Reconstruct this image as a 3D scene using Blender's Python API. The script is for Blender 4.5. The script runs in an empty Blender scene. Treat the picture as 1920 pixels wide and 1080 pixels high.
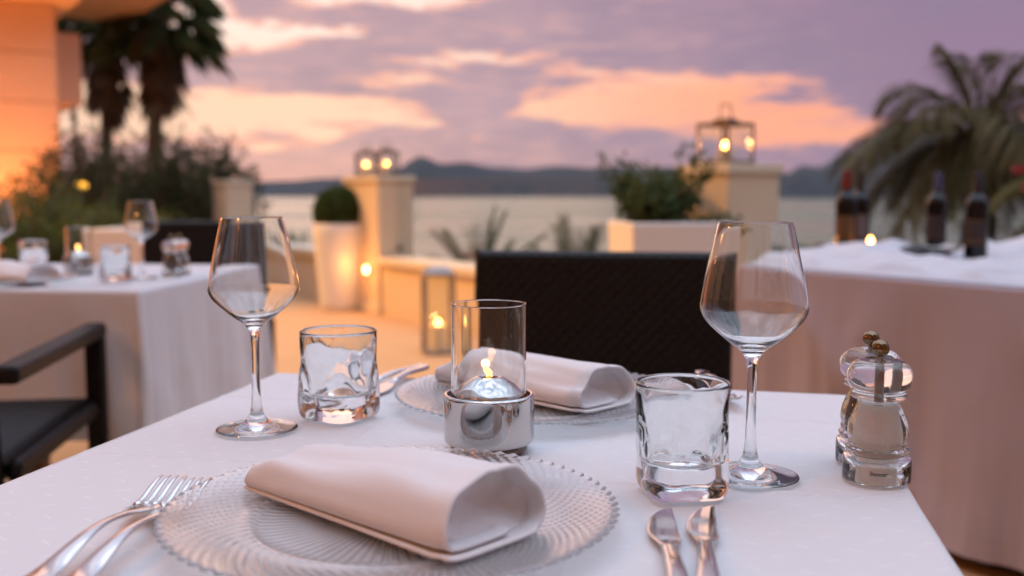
import bpy, bmesh, math, random
from mathutils import Vector, Matrix, noise
R = math.radians
PI = math.pi
sc = bpy.context.scene
COL = sc.collection

# ------------------------------------------------------------------ camera
cam_d = bpy.data.cameras.new('camera')
cam = bpy.data.objects.new('camera', cam_d); COL.objects.link(cam)
cam_d.sensor_width = 36.0
cam_d.lens = 36.0 * 1900 / 1920
cam_d.clip_start = 0.02
cam_d.clip_end = 30000
cam.location = (0, 0, 0.99)
cam.rotation_euler = (PI / 2 - math.atan(180 / 1900.0), 0, 0)
cam_d.dof.use_dof = True
cam_d.dof.focus_distance = 0.88
cam_d.dof.aperture_fstop = 3.9
sc.camera = cam

# ------------------------------------------------------------------ render / view
sc.view_settings.view_transform = 'Standard'
sc.view_settings.look = 'None'
sc.view_settings.exposure = 0.0
sc.view_settings.gamma = 1.0
sc.view_settings.use_curve_mapping = False
sc.render.engine = 'CYCLES'
cy = sc.cycles
cy.use_denoising = True
cy.max_bounces = 14
cy.diffuse_bounces = 3
cy.glossy_bounces = 6
cy.transmission_bounces = 14
cy.transparent_max_bounces = 24
cy.volume_bounces = 0
cy.blur_glossy = 0.6
cy.sample_clamp_indirect = 4.0
cy.caustics_refractive = True
cy.caustics_reflective = True

# ------------------------------------------------------------------ world: dusk sky with clouds
SUN_AZ, SUN_EL = R(-14), R(3.0)
world = bpy.data.worlds.new('World'); sc.world = world
world.use_nodes = True
wt = world.node_tree
for n in list(wt.nodes): wt.nodes.remove(n)
def wn(t, **k):
    n = wt.nodes.new(t)
    for a, b in k.items(): setattr(n, a, b)
    return n
def wmath(op, a, b=None, c=None, clamp=False):
    n = wn('ShaderNodeMath', operation=op, use_clamp=clamp)
    for i, v in enumerate((a, b, c)):
        if v is None: continue
        if isinstance(v, (int, float)): n.inputs[i].default_value = v
        else: wt.links.new(v, n.inputs[i])
    return n.outputs[0]
def wmix(f, a, b):
    n = wn('ShaderNodeMix', data_type='RGBA', clamp_factor=True)
    for s, v in ((n.inputs[0], f), (n.inputs[6], a), (n.inputs[7], b)):
        if isinstance(v, (int, float)): s.default_value = v
        elif isinstance(v, tuple): s.default_value = (*v, 1)
        else: wt.links.new(v, s)
    return n.outputs[2]
def wramp(f, lo, hi):
    n = wn('ShaderNodeMapRange', interpolation_type='SMOOTHSTEP')
    wt.links.new(f, n.inputs[0]); n.inputs[1].default_value = lo; n.inputs[2].default_value = hi
    return n.outputs[0]
tc = wn('ShaderNodeTexCoord')
sep = wn('ShaderNodeSeparateXYZ'); wt.links.new(tc.outputs['Generated'], sep.inputs[0])
X, Y, Z = sep.outputs
AZ = wmath('ARCTAN2', X, Y)
EL = wmath('ARCSINE', Z)
def wnoise(scale, vec, detail=4, rough=.55):
    m = wn('ShaderNodeMapping'); m.inputs['Scale'].default_value = vec
    wt.links.new(tc.outputs['Generated'], m.inputs[0])
    n = wn('ShaderNodeTexNoise'); n.inputs['Scale'].default_value = scale
    n.inputs['Detail'].default_value = detail; n.inputs['Roughness'].default_value = rough
    wt.links.new(m.outputs[0], n.inputs[0])
    return n.outputs[0]
n1 = wnoise(5.0, (1, 1, 3.2), 5, .6)
n2 = wnoise(9.0, (1, 1, 4.5), 5, .6)
n4 = wnoise(22.0, (1, 1, 6.0), 5, .6)
n3 = wnoise(15.0, (1, 1, 4.5), 6, .62)
azd = wmath('ADD', AZ, wmath('MULTIPLY_ADD', n2, .10, -.05))
eld = wmath('ADD', EL, wmath('MULTIPLY_ADD', n3, .036, -.018))
def blob(px, py, hw, hh, wgt):
    a = (px - 960) / 1900.0; e = (360 - py) / 1900.0
    u = wmath('MULTIPLY_ADD', azd, 1900.0 / hw, -a * 1900.0 / hw)
    v = wmath('MULTIPLY_ADD', eld, 1900.0 / hh, -e * 1900.0 / hh)
    d = wmath('ADD', wmath('MULTIPLY', u, u), wmath('MULTIPLY', v, v))
    g = wmath('POWER', 2.718, wmath('MULTIPLY', d, -1.0))
    return wmath('MULTIPLY', g, wgt)
def bsum(lst):
    o = None
    for b in lst:
        g = blob(*b); o = g if o is None else wmath('ADD', o, g)
    return o
glow = bsum([(520, 208, 250, 30, 1.15), (760, 228, 110, 13, .8), (330, 232, 240, 36, 1.1), (60, 225, 220, 50, 1.2), (1060, 205, 120, 26, 1.15), (1220, 205, 150, 34, 1.1), (1330, 165, 150, 22, .75),
             (1450, 238, 140, 38, .95), (1580, 255, 80, 18, .6), (1930, 225, 110, 22, .8), (470, 85, 110, 26, 1.25), (600, 68, 80, 8, .8), (395, 45, 45, 70, 1.1),
             (720, 14, 150, 18, 1.2), (880, 115, 160, 13, .8), (740, 150, 130, 13, .62), (1110, 140, 110, 14, .6), (600, 258, 40, 12, .7), (500, 278, 60, 9, .6), (880, 262, 40, 6, .4), (885, 195, 60, 34, -1.1)])
glow = wmath('MULTIPLY', glow, wmath('MULTIPLY_ADD', n4, 3.2, -.62))
gmask = wramp(glow, .20, .72)
# cloud sheet colour
low = wramp(EL, .0, .09)
right = wramp(AZ, -.05, .42)
cloud = wmix(low, (.62, .365, .355), (.51, .335, .41))
cloud = wmix(right, cloud, (.33, .20, .32))
cloud = wmix(wmath('MULTIPLY', wramp(n1, .40, .68), .60), cloud, (.29, .215, .33))
cloud = wmix(wmath('MULTIPLY', wmath('MULTIPLY', wramp(n4, .49, .62), wmath('SUBTRACT', 1.0, right)), .42), cloud, (.86, .48, .44))
warm = wmix(wramp(AZ, -.12, .26), (1.14, .75, .52), (1.24, .47, .24))
warm = wmix(wramp(EL, .09, .155), warm, (1.18, .93, .80))
sky = wmix(gmask, cloud, warm)
edge = wmath('MULTIPLY', gmask, wmath('SUBTRACT', 1.0, gmask))
sky = wmix(wmath('MULTIPLY', edge, 2.3, clamp=True), sky, (1.10, .43, .31))
# overhead: pale blue with thin bright cloud, as the knife blades mirror it
hi_c = wmix(wramp(n1, .40, .64), (.92, 1.24, 1.72), (2.40, 2.50, 2.95))
sky = wmix(wramp(EL, .25, 1.0), sky, hi_c)
back = wmath('MULTIPLY', wramp(wmath('MULTIPLY', Y, -1.0), .0, .8), wmath('SUBTRACT', 1.0, wramp(EL, .1, .6)))
sky = wmix(wmath('MULTIPLY', back, .9), sky, (.20, .19, .28))
nish = wn('ShaderNodeTexSky', sky_type='NISHITA', sun_disc=False)
nish.sun_elevation = SUN_EL; nish.sun_rotation = SUN_AZ
bg1 = wn('ShaderNodeBackground'); wt.links.new(sky, bg1.inputs[0]); bg1.inputs[1].default_value = .93
bg2 = wn('ShaderNodeBackground'); wt.links.new(nish.outputs[0], bg2.inputs[0]); bg2.inputs[1].default_value = .006
addw = wn('ShaderNodeAddShader'); wt.links.new(bg1.outputs[0], addw.inputs[0]); wt.links.new(bg2.outputs[0], addw.inputs[1])
wo = wn('ShaderNodeOutputWorld'); wt.links.new(addw.outputs[0], wo.inputs[0])

# low, cloud-veiled sun over the sea
sd = bpy.data.lights.new('sun', 'SUN'); so = bpy.data.objects.new('sun', sd); COL.objects.link(so)
sd.energy = 0.35; sd.angle = R(40); sd.color = (1, .62, .45)
v = Vector((math.sin(SUN_AZ) * math.cos(R(6)), math.cos(SUN_AZ) * math.cos(R(6)), math.sin(R(6))))
so.rotation_euler = v.to_track_quat('Z', 'Y').to_euler(); so.location = (0, 0, 20)

# ------------------------------------------------------------------ helpers
def setp(o, label=None, cat=None, group=None, kind=None):
    if label: o['label'] = label
    if cat: o['category'] = cat
    if group: o['group'] = group
    if kind: o['kind'] = kind
    return o
def empty(name, loc=(0, 0, 0), rz=0, label=None, cat=None, group=None):
    o = bpy.data.objects.new(name, None); COL.objects.link(o)
    o.location = loc; o.rotation_euler = (0, 0, rz); o.empty_display_size = .05
    return setp(o, label, cat, group)
class MB:
    def __init__(s): s.v = []; s.f = []
    def add(s, vs, fs, M=None):
        b = len(s.v)
        for p in vs: s.v.append(tuple(M @ Vector(p)) if M else tuple(p))
        for f in fs: s.f.append(tuple(i + b for i in f))
        return s
    def box(s, c, d, M=None):
        x, y, z = c; a, b, h = d[0] / 2, d[1] / 2, d[2] / 2
        vs = [(x + i * a, y + j * b, z + k * h) for k in (-1, 1) for j in (-1, 1) for i in (-1, 1)]
        return s.add(vs, [(0, 2, 3, 1), (4, 5, 7, 6), (0, 1, 5, 4), (2, 6, 7, 3), (0, 4, 6, 2), (1, 3, 7, 5)], M)
    def lathe(s, prof, seg=48, M=None, closed=False):
        vs, fs, rings = [], [], []
        for r, z in prof:
            if r < 1e-7: rings.append([len(vs)]); vs.append((0, 0, z))
            else:
                rings.append(list(range(len(vs), len(vs) + seg)))
                vs += [(r * math.cos(2 * PI * i / seg), r * math.sin(2 * PI * i / seg), z) for i in range(seg)]
        pr = list(zip(rings, rings[1:]))
        if closed: pr.append((rings[-1], rings[0]))
        for a, b in pr:
            for i in range(seg):
                j = (i + 1) % seg
                if len(a) == 1 and len(b) == 1: continue
                if len(a) == 1: fs.append((a[0], b[j], b[i]))
                elif len(b) == 1: fs.append((a[i], a[j], b[0]))
                else: fs.append((a[i], a[j], b[j], b[i]))
        return s.add(vs, fs, M)
    def tube(s, pts, rad, seg=8, M=None, flat=1.0):
        pts = [Vector(p) for p in pts]; n = len(pts)
        if isinstance(rad, (int, float)): rad = [rad] * n
        vs, fs = [], []
        up = Vector((0, 0, 1))
        for i, p in enumerate(pts):
            t = (pts[min(i + 1, n - 1)] - pts[max(i - 1, 0)]).normalized()
            side = t.cross(up)
            if side.length < .05: side = t.cross(Vector((0, 1, 0)))
            side.normalize(); nn = side.cross(t).normalized()
            for k in range(seg):
                a = 2 * PI * k / seg
                vs.append(tuple(p + side * math.cos(a) * rad[i] + nn * math.sin(a) * rad[i] * flat))
        for i in range(n - 1):
            for k in range(seg):
                l = (k + 1) % seg
                fs.append((i * seg + k, i * seg + l, (i + 1) * seg + l, (i + 1) * seg + k))
        fs.append(tuple(range(seg))[::-1]); fs.append(tuple((n - 1) * seg + k for k in range(seg)))
        return s.add(vs, fs, M)
    def grid(s, fn, nu, nv, M=None):
        vs = [fn(i / nu, j / nv) for j in range(nv + 1) for i in range(nu + 1)]
        fs = [(j * (nu + 1) + i, j * (nu + 1) + i + 1, (j + 1) * (nu + 1) + i + 1, (j + 1) * (nu + 1) + i) for j in range(nv) for i in range(nu)]
        return s.add(vs, fs, M)
    def build(s, name, mat, parent=None, smooth=True, bevel=0, fix=False, auto=None, loc=None):
        me = bpy.data.meshes.new(name); me.from_pydata(s.v, [], s.f)
        if fix:
            bm = bmesh.new(); bm.from_mesh(me)
            bmesh.ops.recalc_face_normals(bm, faces=bm.faces); bm.to_mesh(me); bm.free()
        me.materials.append(mat)
        o = bpy.data.objects.new(name, me); COL.objects.link(o)
        if loc: o.location = loc
        if parent: o.parent = parent
        if smooth: me.polygons.foreach_set('use_smooth', [True] * len(me.polygons))
        if smooth and auto:
            try: me.set_sharp_from_angle(angle=R(auto))
            except Exception: pass
        if bevel:
            m = o.modifiers.new('bevel', 'BEVEL'); m.width = bevel; m.segments = 3; m.limit_method = 'ANGLE'
        return o
def spline(pts, n):
    """Catmull-Rom through 2-D points, n points per span"""
    out = []
    P = [pts[0]] + list(pts) + [pts[-1]]
    for i in range(1, len(P) - 2):
        for k in range(n):
            t = k / n; a, b, c, d = P[i - 1], P[i], P[i + 1], P[i + 2]
            out.append(tuple(.5 * (2 * b[q] + (c[q] - a[q]) * t + (2 * a[q] - 5 * b[q] + 4 * c[q] - d[q]) * t * t + (3 * b[q] - a[q] - 3 * c[q] + d[q]) * t ** 3) for q in range(len(b))))
    out.append(tuple(pts[-1])); return out
def copy_tree(o, parent=None):
    c = o.copy(); COL.objects.link(c); c.parent = parent
    for ch in list(o.children): copy_tree(ch, c)
    return c
def place(o, loc, rz, label, group=None):
    o.location = loc; o.rotation_euler = (0, 0, rz); o['label'] = label
    if group: o['group'] = group
    return o
def nz(x, y, z=0): return noise.noise(Vector((x, y, z)))
def lerp(a, b, t): return a + (b - a) * t
def sm(a, b, x):
    t = max(0, min(1, (x - a) / (b - a))); return t * t * (3 - 2 * t)

# ------------------------------------------------------------------ materials
def mat(name, col, rough=.6, metal=0, bump=None, var=None, sheen=0, spec=.5, trans=0, sub=0):
    m = bpy.data.materials.new(name); m.use_nodes = True
    nt = m.node_tree; b = nt.nodes['Principled BSDF']
    b.inputs['Base Color'].default_value = (*col, 1); b.inputs['Roughness'].default_value = rough
    b.inputs['Metallic'].default_value = metal; b.inputs['Specular IOR Level'].default_value = spec
    if sheen: b.inputs['Sheen Weight'].default_value = sheen
    if trans: b.inputs['Transmission Weight'].default_value = trans
    if sub:
        b.inputs['Subsurface Weight'].default_value = sub; b.inputs['Subsurface Scale'].default_value = .01
    t = nt.nodes.new('ShaderNodeTexCoord')
    if var:
        scale, amt = var[:2]; c2 = var[2] if len(var) > 2 else tuple(x * .6 for x in col)
        n = nt.nodes.new('ShaderNodeTexNoise'); n.inputs['Scale'].default_value = scale; n.inputs['Detail'].default_value = 5
        nt.links.new(t.outputs['Object'], n.inputs[0])
        mr = nt.nodes.new('ShaderNodeMapRange'); mr.inputs[1].default_value = .35; mr.inputs[2].default_value = .68; mr.inputs[4].default_value = amt
        nt.links.new(n.outputs[0], mr.inputs[0])
        mx = nt.nodes.new('ShaderNodeMix'); mx.data_type = 'RGBA'
        mx.inputs[6].default_value = (*col, 1); mx.inputs[7].default_value = (*c2, 1)
        nt.links.new(mr.outputs[0], mx.inputs[0]); nt.links.new(mx.outputs[2], b.inputs['Base Color'])
    if bump:
        scale, st, dist = bump
        n = nt.nodes.new('ShaderNodeTexNoise'); n.inputs['Scale'].default_value = scale; n.inputs['Detail'].default_value = 4
        nt.links.new(t.outputs['Object'], n.inputs[0])
        bp = nt.nodes.new('ShaderNodeBump'); bp.inputs['Strength'].default_value = st; bp.inputs['Distance'].default_value = dist
        nt.links.new(n.outputs[0], bp.inputs['Height']); nt.links.new(bp.outputs[0], b.inputs['Normal'])
    return m
def glass(name, ior=1.5, col=(1, 1, 1), rough=0.0):
    m = bpy.data.materials.new(name); m.use_nodes = True; nt = m.node_tree
    nt.nodes.remove(nt.nodes['Principled BSDF'])
    g = nt.nodes.new('ShaderNodeBsdfGlass'); g.inputs['IOR'].default_value = ior; g.inputs['Color'].default_value = (*col, 1); g.inputs['Roughness'].default_value = rough
    nt.links.new(g.outputs[0], nt.nodes['Material Output'].inputs[0]); return m
def pane(name, tint=(1, 1, 1)):
    """thin flat sheet glass: passes light straight through, mirrors by Fresnel"""
    m = bpy.data.materials.new(name); m.use_nodes = True; nt = m.node_tree
    nt.nodes.remove(nt.nodes['Principled BSDF'])
    t = nt.nodes.new('ShaderNodeBsdfTransparent'); t.inputs[0].default_value = (*tint, 1)
    g = nt.nodes.new('ShaderNodeBsdfGlossy'); g.inputs['Roughness'].default_value = .01
    lw = nt.nodes.new('ShaderNodeLayerWeight'); lw.inputs[0].default_value = .5      # Schlick: .04 + .96 * facing^5
    p5 = nt.nodes.new('ShaderNodeMath'); p5.operation = 'POWER'; p5.inputs[1].default_value = 5; nt.links.new(lw.outputs['Facing'], p5.inputs[0])
    f = nt.nodes.new('ShaderNodeMath'); f.operation = 'MULTIPLY_ADD'; f.inputs[1].default_value = .96; f.inputs[2].default_value = .025; nt.links.new(p5.outputs[0], f.inputs[0])
    x = nt.nodes.new('ShaderNodeMixShader'); nt.links.new(f.outputs[0], x.inputs[0]); nt.links.new(t.outputs[0], x.inputs[1]); nt.links.new(g.outputs[0], x.inputs[2])
    nt.links.new(x.outputs[0], nt.nodes['Material Output'].inputs[0]); return m
def emit(name, col, st):
    m = bpy.data.materials.new(name); m.use_nodes = True; b = m.node_tree.nodes['Principled BSDF']
    b.inputs['Base Color'].default_value = (*col, 1); b.inputs['Emission Color'].default_value = (*col, 1); b.inputs['Emission Strength'].default_value = st
    return m
def foliage(name, c1, c2, scale=3.0):
    m = mat(name, c1, .6, var=(scale, 1.0, c2), spec=.15)
    nt = m.node_tree; b = nt.nodes['Principled BSDF']
    tr = nt.nodes.new('ShaderNodeBsdfTranslucent'); tr.inputs[0].default_value = (*[x * 1.2 for x in c2], 1)
    mx = nt.nodes.new('ShaderNodeMixShader'); mx.inputs[0].default_value = .25
    nt.links.new(b.outputs[0], mx.inputs[1]); nt.links.new(tr.outputs[0], mx.inputs[2]); nt.links.new(mx.outputs[0], nt.nodes['Material Output'].inputs[0])
    return m

def linen(name, dashes=False, col=(.80, .79, .79)):
    m = mat(name, col, .85, sheen=.25, spec=.2)
    nt = m.node_tree; b = nt.nodes['Principled BSDF']
    t = nt.nodes.new('ShaderNodeTexCoord')
    # woven thread relief
    w1 = nt.nodes.new('ShaderNodeTexWave'); w1.bands_direction = 'X'; w1.inputs['Scale'].default_value = 420; w1.inputs['Distortion'].default_value = .6
    w2 = nt.nodes.new('ShaderNodeTexWave'); w2.bands_direction = 'Y'; w2.inputs['Scale'].default_value = 420; w2.inputs['Distortion'].default_value = .6
    n = nt.nodes.new('ShaderNodeTexNoise'); n.inputs['Scale'].default_value = 14; n.inputs['Detail'].default_value = 3
    for q in (w1, w2, n): nt.links.new(t.outputs['Object'], q.inputs[0])
    a = nt.nodes.new('ShaderNodeMath'); nt.links.new(w1.outputs[1], a.inputs[0]); nt.links.new(w2.outputs[1], a.inputs[1])
    b1 = nt.nodes.new('ShaderNodeBump'); b1.inputs['Strength'].default_value = .12; b1.inputs['Distance'].default_value = .0004; nt.links.new(a.outputs[0], b1.inputs['Height'])
    b2 = nt.nodes.new('ShaderNodeBump'); b2.inputs['Strength'].default_value = .25; b2.inputs['Distance'].default_value = .006
    nt.links.new(n.outputs[0], b2.inputs['Height']); nt.links.new(b1.outputs[0], b2.inputs['Normal']); nt.links.new(b2.outputs[0], b.inputs['Normal'])
    if dashes:   # the small satin dashes woven into the cloth, in staggered rows
        def mth(op, x, y=None, c=None):
            k = nt.nodes.new('ShaderNodeMath'); k.operation = op
            for i, q in enumerate((x, y, c)):
                if q is None: continue
                if isinstance(q, (int, float)): k.inputs[i].default_value = q
                else: nt.links.new(q, k.inputs[i])
            return k.outputs[0]
        sp = nt.nodes.new('ShaderNodeSeparateXYZ'); nt.links.new(t.outputs['Object'], sp.inputs[0])
        sx, sy = 1 / .034, 1 / .024
        row = mth('FLOOR', mth('MULTIPLY', sp.outputs[1], sy))
        par = mth('MODULO', mth('ABSOLUTE', row), 2.0)
        fy = mth('SUBTRACT', mth('FRACT', mth('MULTIPLY', sp.outputs[1], sy)), .5)
        fx = mth('SUBTRACT', mth('FRACT', mth('ADD', mth('MULTIPLY', sp.outputs[0], sx), mth('MULTIPLY', par, .5))), .5)
        lx = mth('MULTIPLY', fx, .034); ly = mth('MULTIPLY', fy, .024)
        sl = mth('SUBTRACT', mth('MULTIPLY', par, 2.0), 1.0)
        ly2 = mth('ADD', ly, mth('MULTIPLY', lx, mth('MULTIPLY', sl, .55)))
        inx = mth('LESS_THAN', mth('ABSOLUTE', lx), .0048); iny = mth('LESS_THAN', mth('ABSOLUTE', ly2), .0012)
        d = mth('MULTIPLY', inx, iny)
        mx = nt.nodes.new('ShaderNodeMix'); mx.data_type = 'RGBA'; mx.inputs[6].default_value = (.775, .765, .77, 1); mx.inputs[7].default_value = (.84, .84, .85, 1)
        nt.links.new(d, mx.inputs[0]); nt.links.new(mx.outputs[2], b.inputs['Base Color'])
        nt.links.new(mth('MULTIPLY_ADD', d, -.30, .85), b.inputs['Roughness'])
    return m

M_CLOTH = linen('white_damask', True)
M_LINEN = linen('white_linen', col=(.70, .69, .71))
M_SHADED = linen('shaded_linen', col=(.43, .36, .40))  # serving table cloth: the shade on its front is put into the colour
M_NAPKIN = linen('napkin_cotton', col=(.83, .80, .80))
M_GLASS = glass('clear_glass', 1.5, (.985, .992, .99))
def whitened_glass(name):  # clear glass with white mixed in, standing in for bright sky reflections
    m = bpy.data.materials.new(name); m.use_nodes = True; nt = m.node_tree; nt.nodes.remove(nt.nodes['Principled BSDF'])
    g = nt.nodes.new('ShaderNodeBsdfGlass'); g.inputs['IOR'].default_value = 1.45
    d = nt.nodes.new('ShaderNodeBsdfDiffuse'); d.inputs[0].default_value = (.92, .92, .92, 1)
    t = nt.nodes.new('ShaderNodeBsdfTranslucent'); t.inputs[0].default_value = (.94, .94, .94, 1)
    a = nt.nodes.new('ShaderNodeMixShader'); a.inputs[0].default_value = .5; nt.links.new(d.outputs[0], a.inputs[1]); nt.links.new(t.outputs[0], a.inputs[2])
    x = nt.nodes.new('ShaderNodeMixShader'); x.inputs[0].default_value = .12; nt.links.new(g.outputs[0], x.inputs[1]); nt.links.new(a.outputs[0], x.inputs[2])
    nt.links.new(x.outputs[0], nt.nodes['Material Output'].inputs[0]); return m
M_PRESS = whitened_glass('pressed_glass')
M_ACRYL = glass('clear_acrylic', 1.49, (.985, .985, .975))
M_PANE = pane('sheet_glass', (.96, .975, .97))
M_CHROME = mat('polished_steel', (.54, .52, .50), .05, 1)
M_STEEL = mat('cutlery_steel', (.72, .70, .68), .10, 1, bump=(300, .03, .0005))
M_BALL = mat('bronze_knob', (.22, .15, .09), .12, 1)
M_DARKMET = mat('dark_lantern_metal', (.16, .12, .10), .4, .8)
M_GREYMET = mat('grey_lantern_metal', (.30, .27, .25), .4, .7)
M_WICKER = mat('black_wicker', (.006, .005, .005), .45, bump=(500, .3, .001), spec=.20)
M_WAX = mat('candle_wax', (.85, .70, .48), .5, sub=.3)
M_FLAME = emit('flame', (1.0, .38, .06), 60)
M_STUCCO = mat('cream_render', (.68, .54, .38), .85, bump=(60, .3, .004), var=(2.5, .35, (.58, .45, .31)))
M_CAP = mat('cream_stone', (.70, .58, .42), .7, bump=(90, .2, .003), var=(4, .3, (.56, .50, .40)))
M_POT = mat('white_planter', (.76, .73, .68), .5, bump=(80, .1, .002))
M_SOIL = mat('soil', (.04, .028, .02), .95, bump=(60, .8, .02))
M_SALT = mat('salt', (.86, .78, .72), .9, bump=(1500, .8, .001), sub=.2)
M_PEPPER = mat('peppercorns', (.20, .13, .09), .8, bump=(700, .9, .002), var=(600, 1, (.06, .04, .03)))
M_WHITEPL = mat('white_plastic', (.78, .76, .74), .45)
M_INK = mat('printed_ink', (.03, .015, .02), .6)
M_BOTTLE = mat('dark_bottle_glass', (.004, .003, .003), .10, spec=.4)
M_WOOD = mat('table_wood', (.16, .09, .05), .5, bump=(30, .2, .002))
M_BARK = mat('palm_bark', (.09, .055, .035), .95, bump=(25, .9, .03), var=(8, .7))
M_DEAD = mat('dead_fronds', (.12, .075, .04), .9, var=(5, .7))
M_PALM = foliage('palm_leaf', (.05, .065, .025), (.085, .095, .035))
M_PALMR = foliage('palm_leaf_pale', (.10, .078, .032), (.16, .118, .045))
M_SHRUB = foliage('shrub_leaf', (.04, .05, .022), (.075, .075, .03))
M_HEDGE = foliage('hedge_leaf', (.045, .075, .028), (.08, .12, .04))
M_BOX = foliage('boxwood_leaf', (.04, .07, .02), (.075, .11, .03), 14)
M_ROSE = mat('rose_petal', (.22, .008, .018), .6)
M_AMBER = emit('amber_lens', (1.0, .48, .05), 3.0)
M_LAMP = emit('lamp_lens', (1.0, .62, .25), 22)

# ------------------------------------------------------------------ setting: floor, land, sea, hills
W = Vector((-.552, .834, 0)); NN = Vector((.834, .552, 0))        # along the parapet (away), across it (seawards)
M0 = Vector((-1.07, 8.12, 0))                                      # near corner of the middle pillar
ang_w = math.atan2(W.y, W.x)
def floor_mat():
    m = mat('sandstone_paving', (.54, .345, .19), .55, bump=(40, .15, .003), var=(3, .45, (.46, .29, .165)), spec=0)
    return m
M_FLOOR = floor_mat()
b = MB()
pA = M0 + NN * .30
corners = [pA - W * 16, pA + W * 12, pA + W * 12 - NN * 16, pA - W * 16 - NN * 16]
b.add([(p.x, p.y, 0) for p in corners] + [(p.x, p.y, -.35) for p in corners], [(0, 1, 2, 3), (4, 7, 6, 5), (0, 4, 5, 1), (1, 5, 6, 2), (2, 6, 7, 3), (3, 7, 4, 0)])
setp(b.build('terrace_floor', M_FLOOR, smooth=False, fix=True), kind='structure')

M_LAND = mat('dry_garden_soil', (.10, .075, .045), .95, var=(.3, .8, (.05, .06, .025)), bump=(3, .5, .1))
def landf(u, v):
    s = (u - .5) * 260; d = .1 + v * 95
    base = M0 + NN * d + W * s
    z = -.45 - 8.6 * sm(1.0, 26, d) + .3 * nz(base.x * .1, base.y * .1)
    return (base.x, base.y, z)
b = MB().grid(landf, 60, 40)
setp(b.build('garden_slope', M_LAND), kind='structure')
b = MB()
q = [M0 + W * 12.02, M0 + W * 130, M0 + W * 130 - NN * 60, M0 + W * 12.02 - NN * 60]
b.add([(p.x, p.y, -.12) for p in q], [(0, 1, 2, 3)])
setp(b.build('garden_ground', M_LAND, smooth=False), kind='structure')

def sea_mat():
    m = bpy.data.materials.new('sea_water'); m.use_nodes = True; nt = m.node_tree; p = nt.nodes['Principled BSDF']
    p.inputs['Base Color'].default_value = (.14, .16, .08, 1); p.inputs['Roughness'].default_value = .22; p.inputs['IOR'].default_value = 1.33
    t = nt.nodes.new('ShaderNodeTexCoord'); mp = nt.nodes.new('ShaderNodeMapping'); mp.inputs['Scale'].default_value = (.10, .30, 1)
    n = nt.nodes.new('ShaderNodeTexNoise'); n.inputs['Scale'].default_value = 1; n.inputs['Detail'].default_value = 6
    bp = nt.nodes.new('ShaderNodeBump'); bp.inputs['Strength'].default_value = .75; bp.inputs['Distance'].default_value = 1.0
    nt.links.new(t.outputs['Object'], mp.inputs[0]); nt.links.new(mp.outputs[0], n.inputs[0]); nt.links.new(n.outputs[0], bp.inputs['Height']); nt.links.new(bp.outputs[0], p.inputs['Normal'])
    m2 = nt.nodes.new('ShaderNodeMapping'); m2.inputs['Scale'].default_value = (.004, .018, 1); n2_ = nt.nodes.new('ShaderNodeTexNoise'); n2_.inputs['Scale'].default_value = 1; n2_.inputs['Detail'].default_value = 4
    mr = nt.nodes.new('ShaderNodeMapRange'); mr.inputs[1].default_value = .35; mr.inputs[2].default_value = .65; mr.inputs[3].default_value = .10; mr.inputs[4].default_value = .42
    nt.links.new(t.outputs['Object'], m2.inputs[0]); nt.links.new(m2.outputs[0], n2_.inputs[0]); nt.links.new(n2_.outputs[0], mr.inputs[0]); nt.links.new(mr.outputs[0], p.inputs['Roughness'])
    return m
b = MB(); S = 9450
b.add([(-S, -S, 0), (S, -S, 0), (S, S, 0), (-S, S, 0)], [(0, 1, 2, 3)])
setp(b.build('sea', sea_mat(), smooth=False, loc=(0, 0, -8)), kind='structure')

M_HILL = mat('wooded_hills', (.022, .024, .025), .95, var=(.004, .9, (.036, .033, .03)), bump=(.02, .6, 20))
def hill(name, prof, dist, depth, seed, k=1.0):
    """ridge profile: (pixel-column azimuth, crest height in metres)"""
    prof = [(x, h * k) for x, h in prof]; dist *= k; depth *= k
    xs = [p[0] for p in prof]; N = 160; b = MB()
    def crest(t):
        x = lerp(xs[0], xs[-1], t)
        for (x0, h0), (x1, h1) in zip(prof, prof[1:]):
            if x <= x1:
                k = sm(0, 1, (x - x0) / (x1 - x0)); return x, lerp(h0, h1, k)
        return x, prof[-1][1]
    rows = 14
    def fn(u, v):
        x, h = crest(u)
        d = dist + depth * v
        hh = h * .90 * math.sin(PI * min(1, v * 1.05) * .5 + 0) if v < .95 else h * .98
        hh *= 1 + .10 * nz(u * 18, v * 3, seed) * (v > 0) + .05 * nz(u * 60, v * 9, seed)
        return ((x - 960) / 1900 * d, d, -8.5 + max(0, hh))
    b.grid(fn, N, rows)
    def fb(u, v):
        x, h = crest(u); d = dist + depth * (1 + v)
        return ((x - 960) / 1900 * d, d, -8.5 + h * .98 * (1 - v))
    b.grid(fb, N, 3)
    return setp(b.build(name, M_HILL), kind='structure')
hill('hills', [(-700, 60), (0, 55), (300, 40), (470, 62), (540, 66), (620, 78), (690, 84), (740, 112), (790, 172), (830, 138), (870, 146), (930, 122), (985, 110), (1060, 128), (1110, 120), (1160, 130), (1240, 126), (1330, 112), (1420, 104), (1500, 96), (1600, 80), (1800, 60), (2200, 30)], 3800, 500, 1, .53)
hill('mountain', [(1340, 20), (1440, 130), (1520, 200), (1580, 320), (1640, 455), (1700, 530), (1760, 600), (1840, 640), (1950, 560), (2100, 500), (2500, 420)], 7600, 800, 7)
hill('near_headland', [(1440, 0), (1470, 70), (1500, 96), (1550, 90), (1620, 60), (1700, 30), (1760, 4)], 2700, 350, 21, .55)

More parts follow.
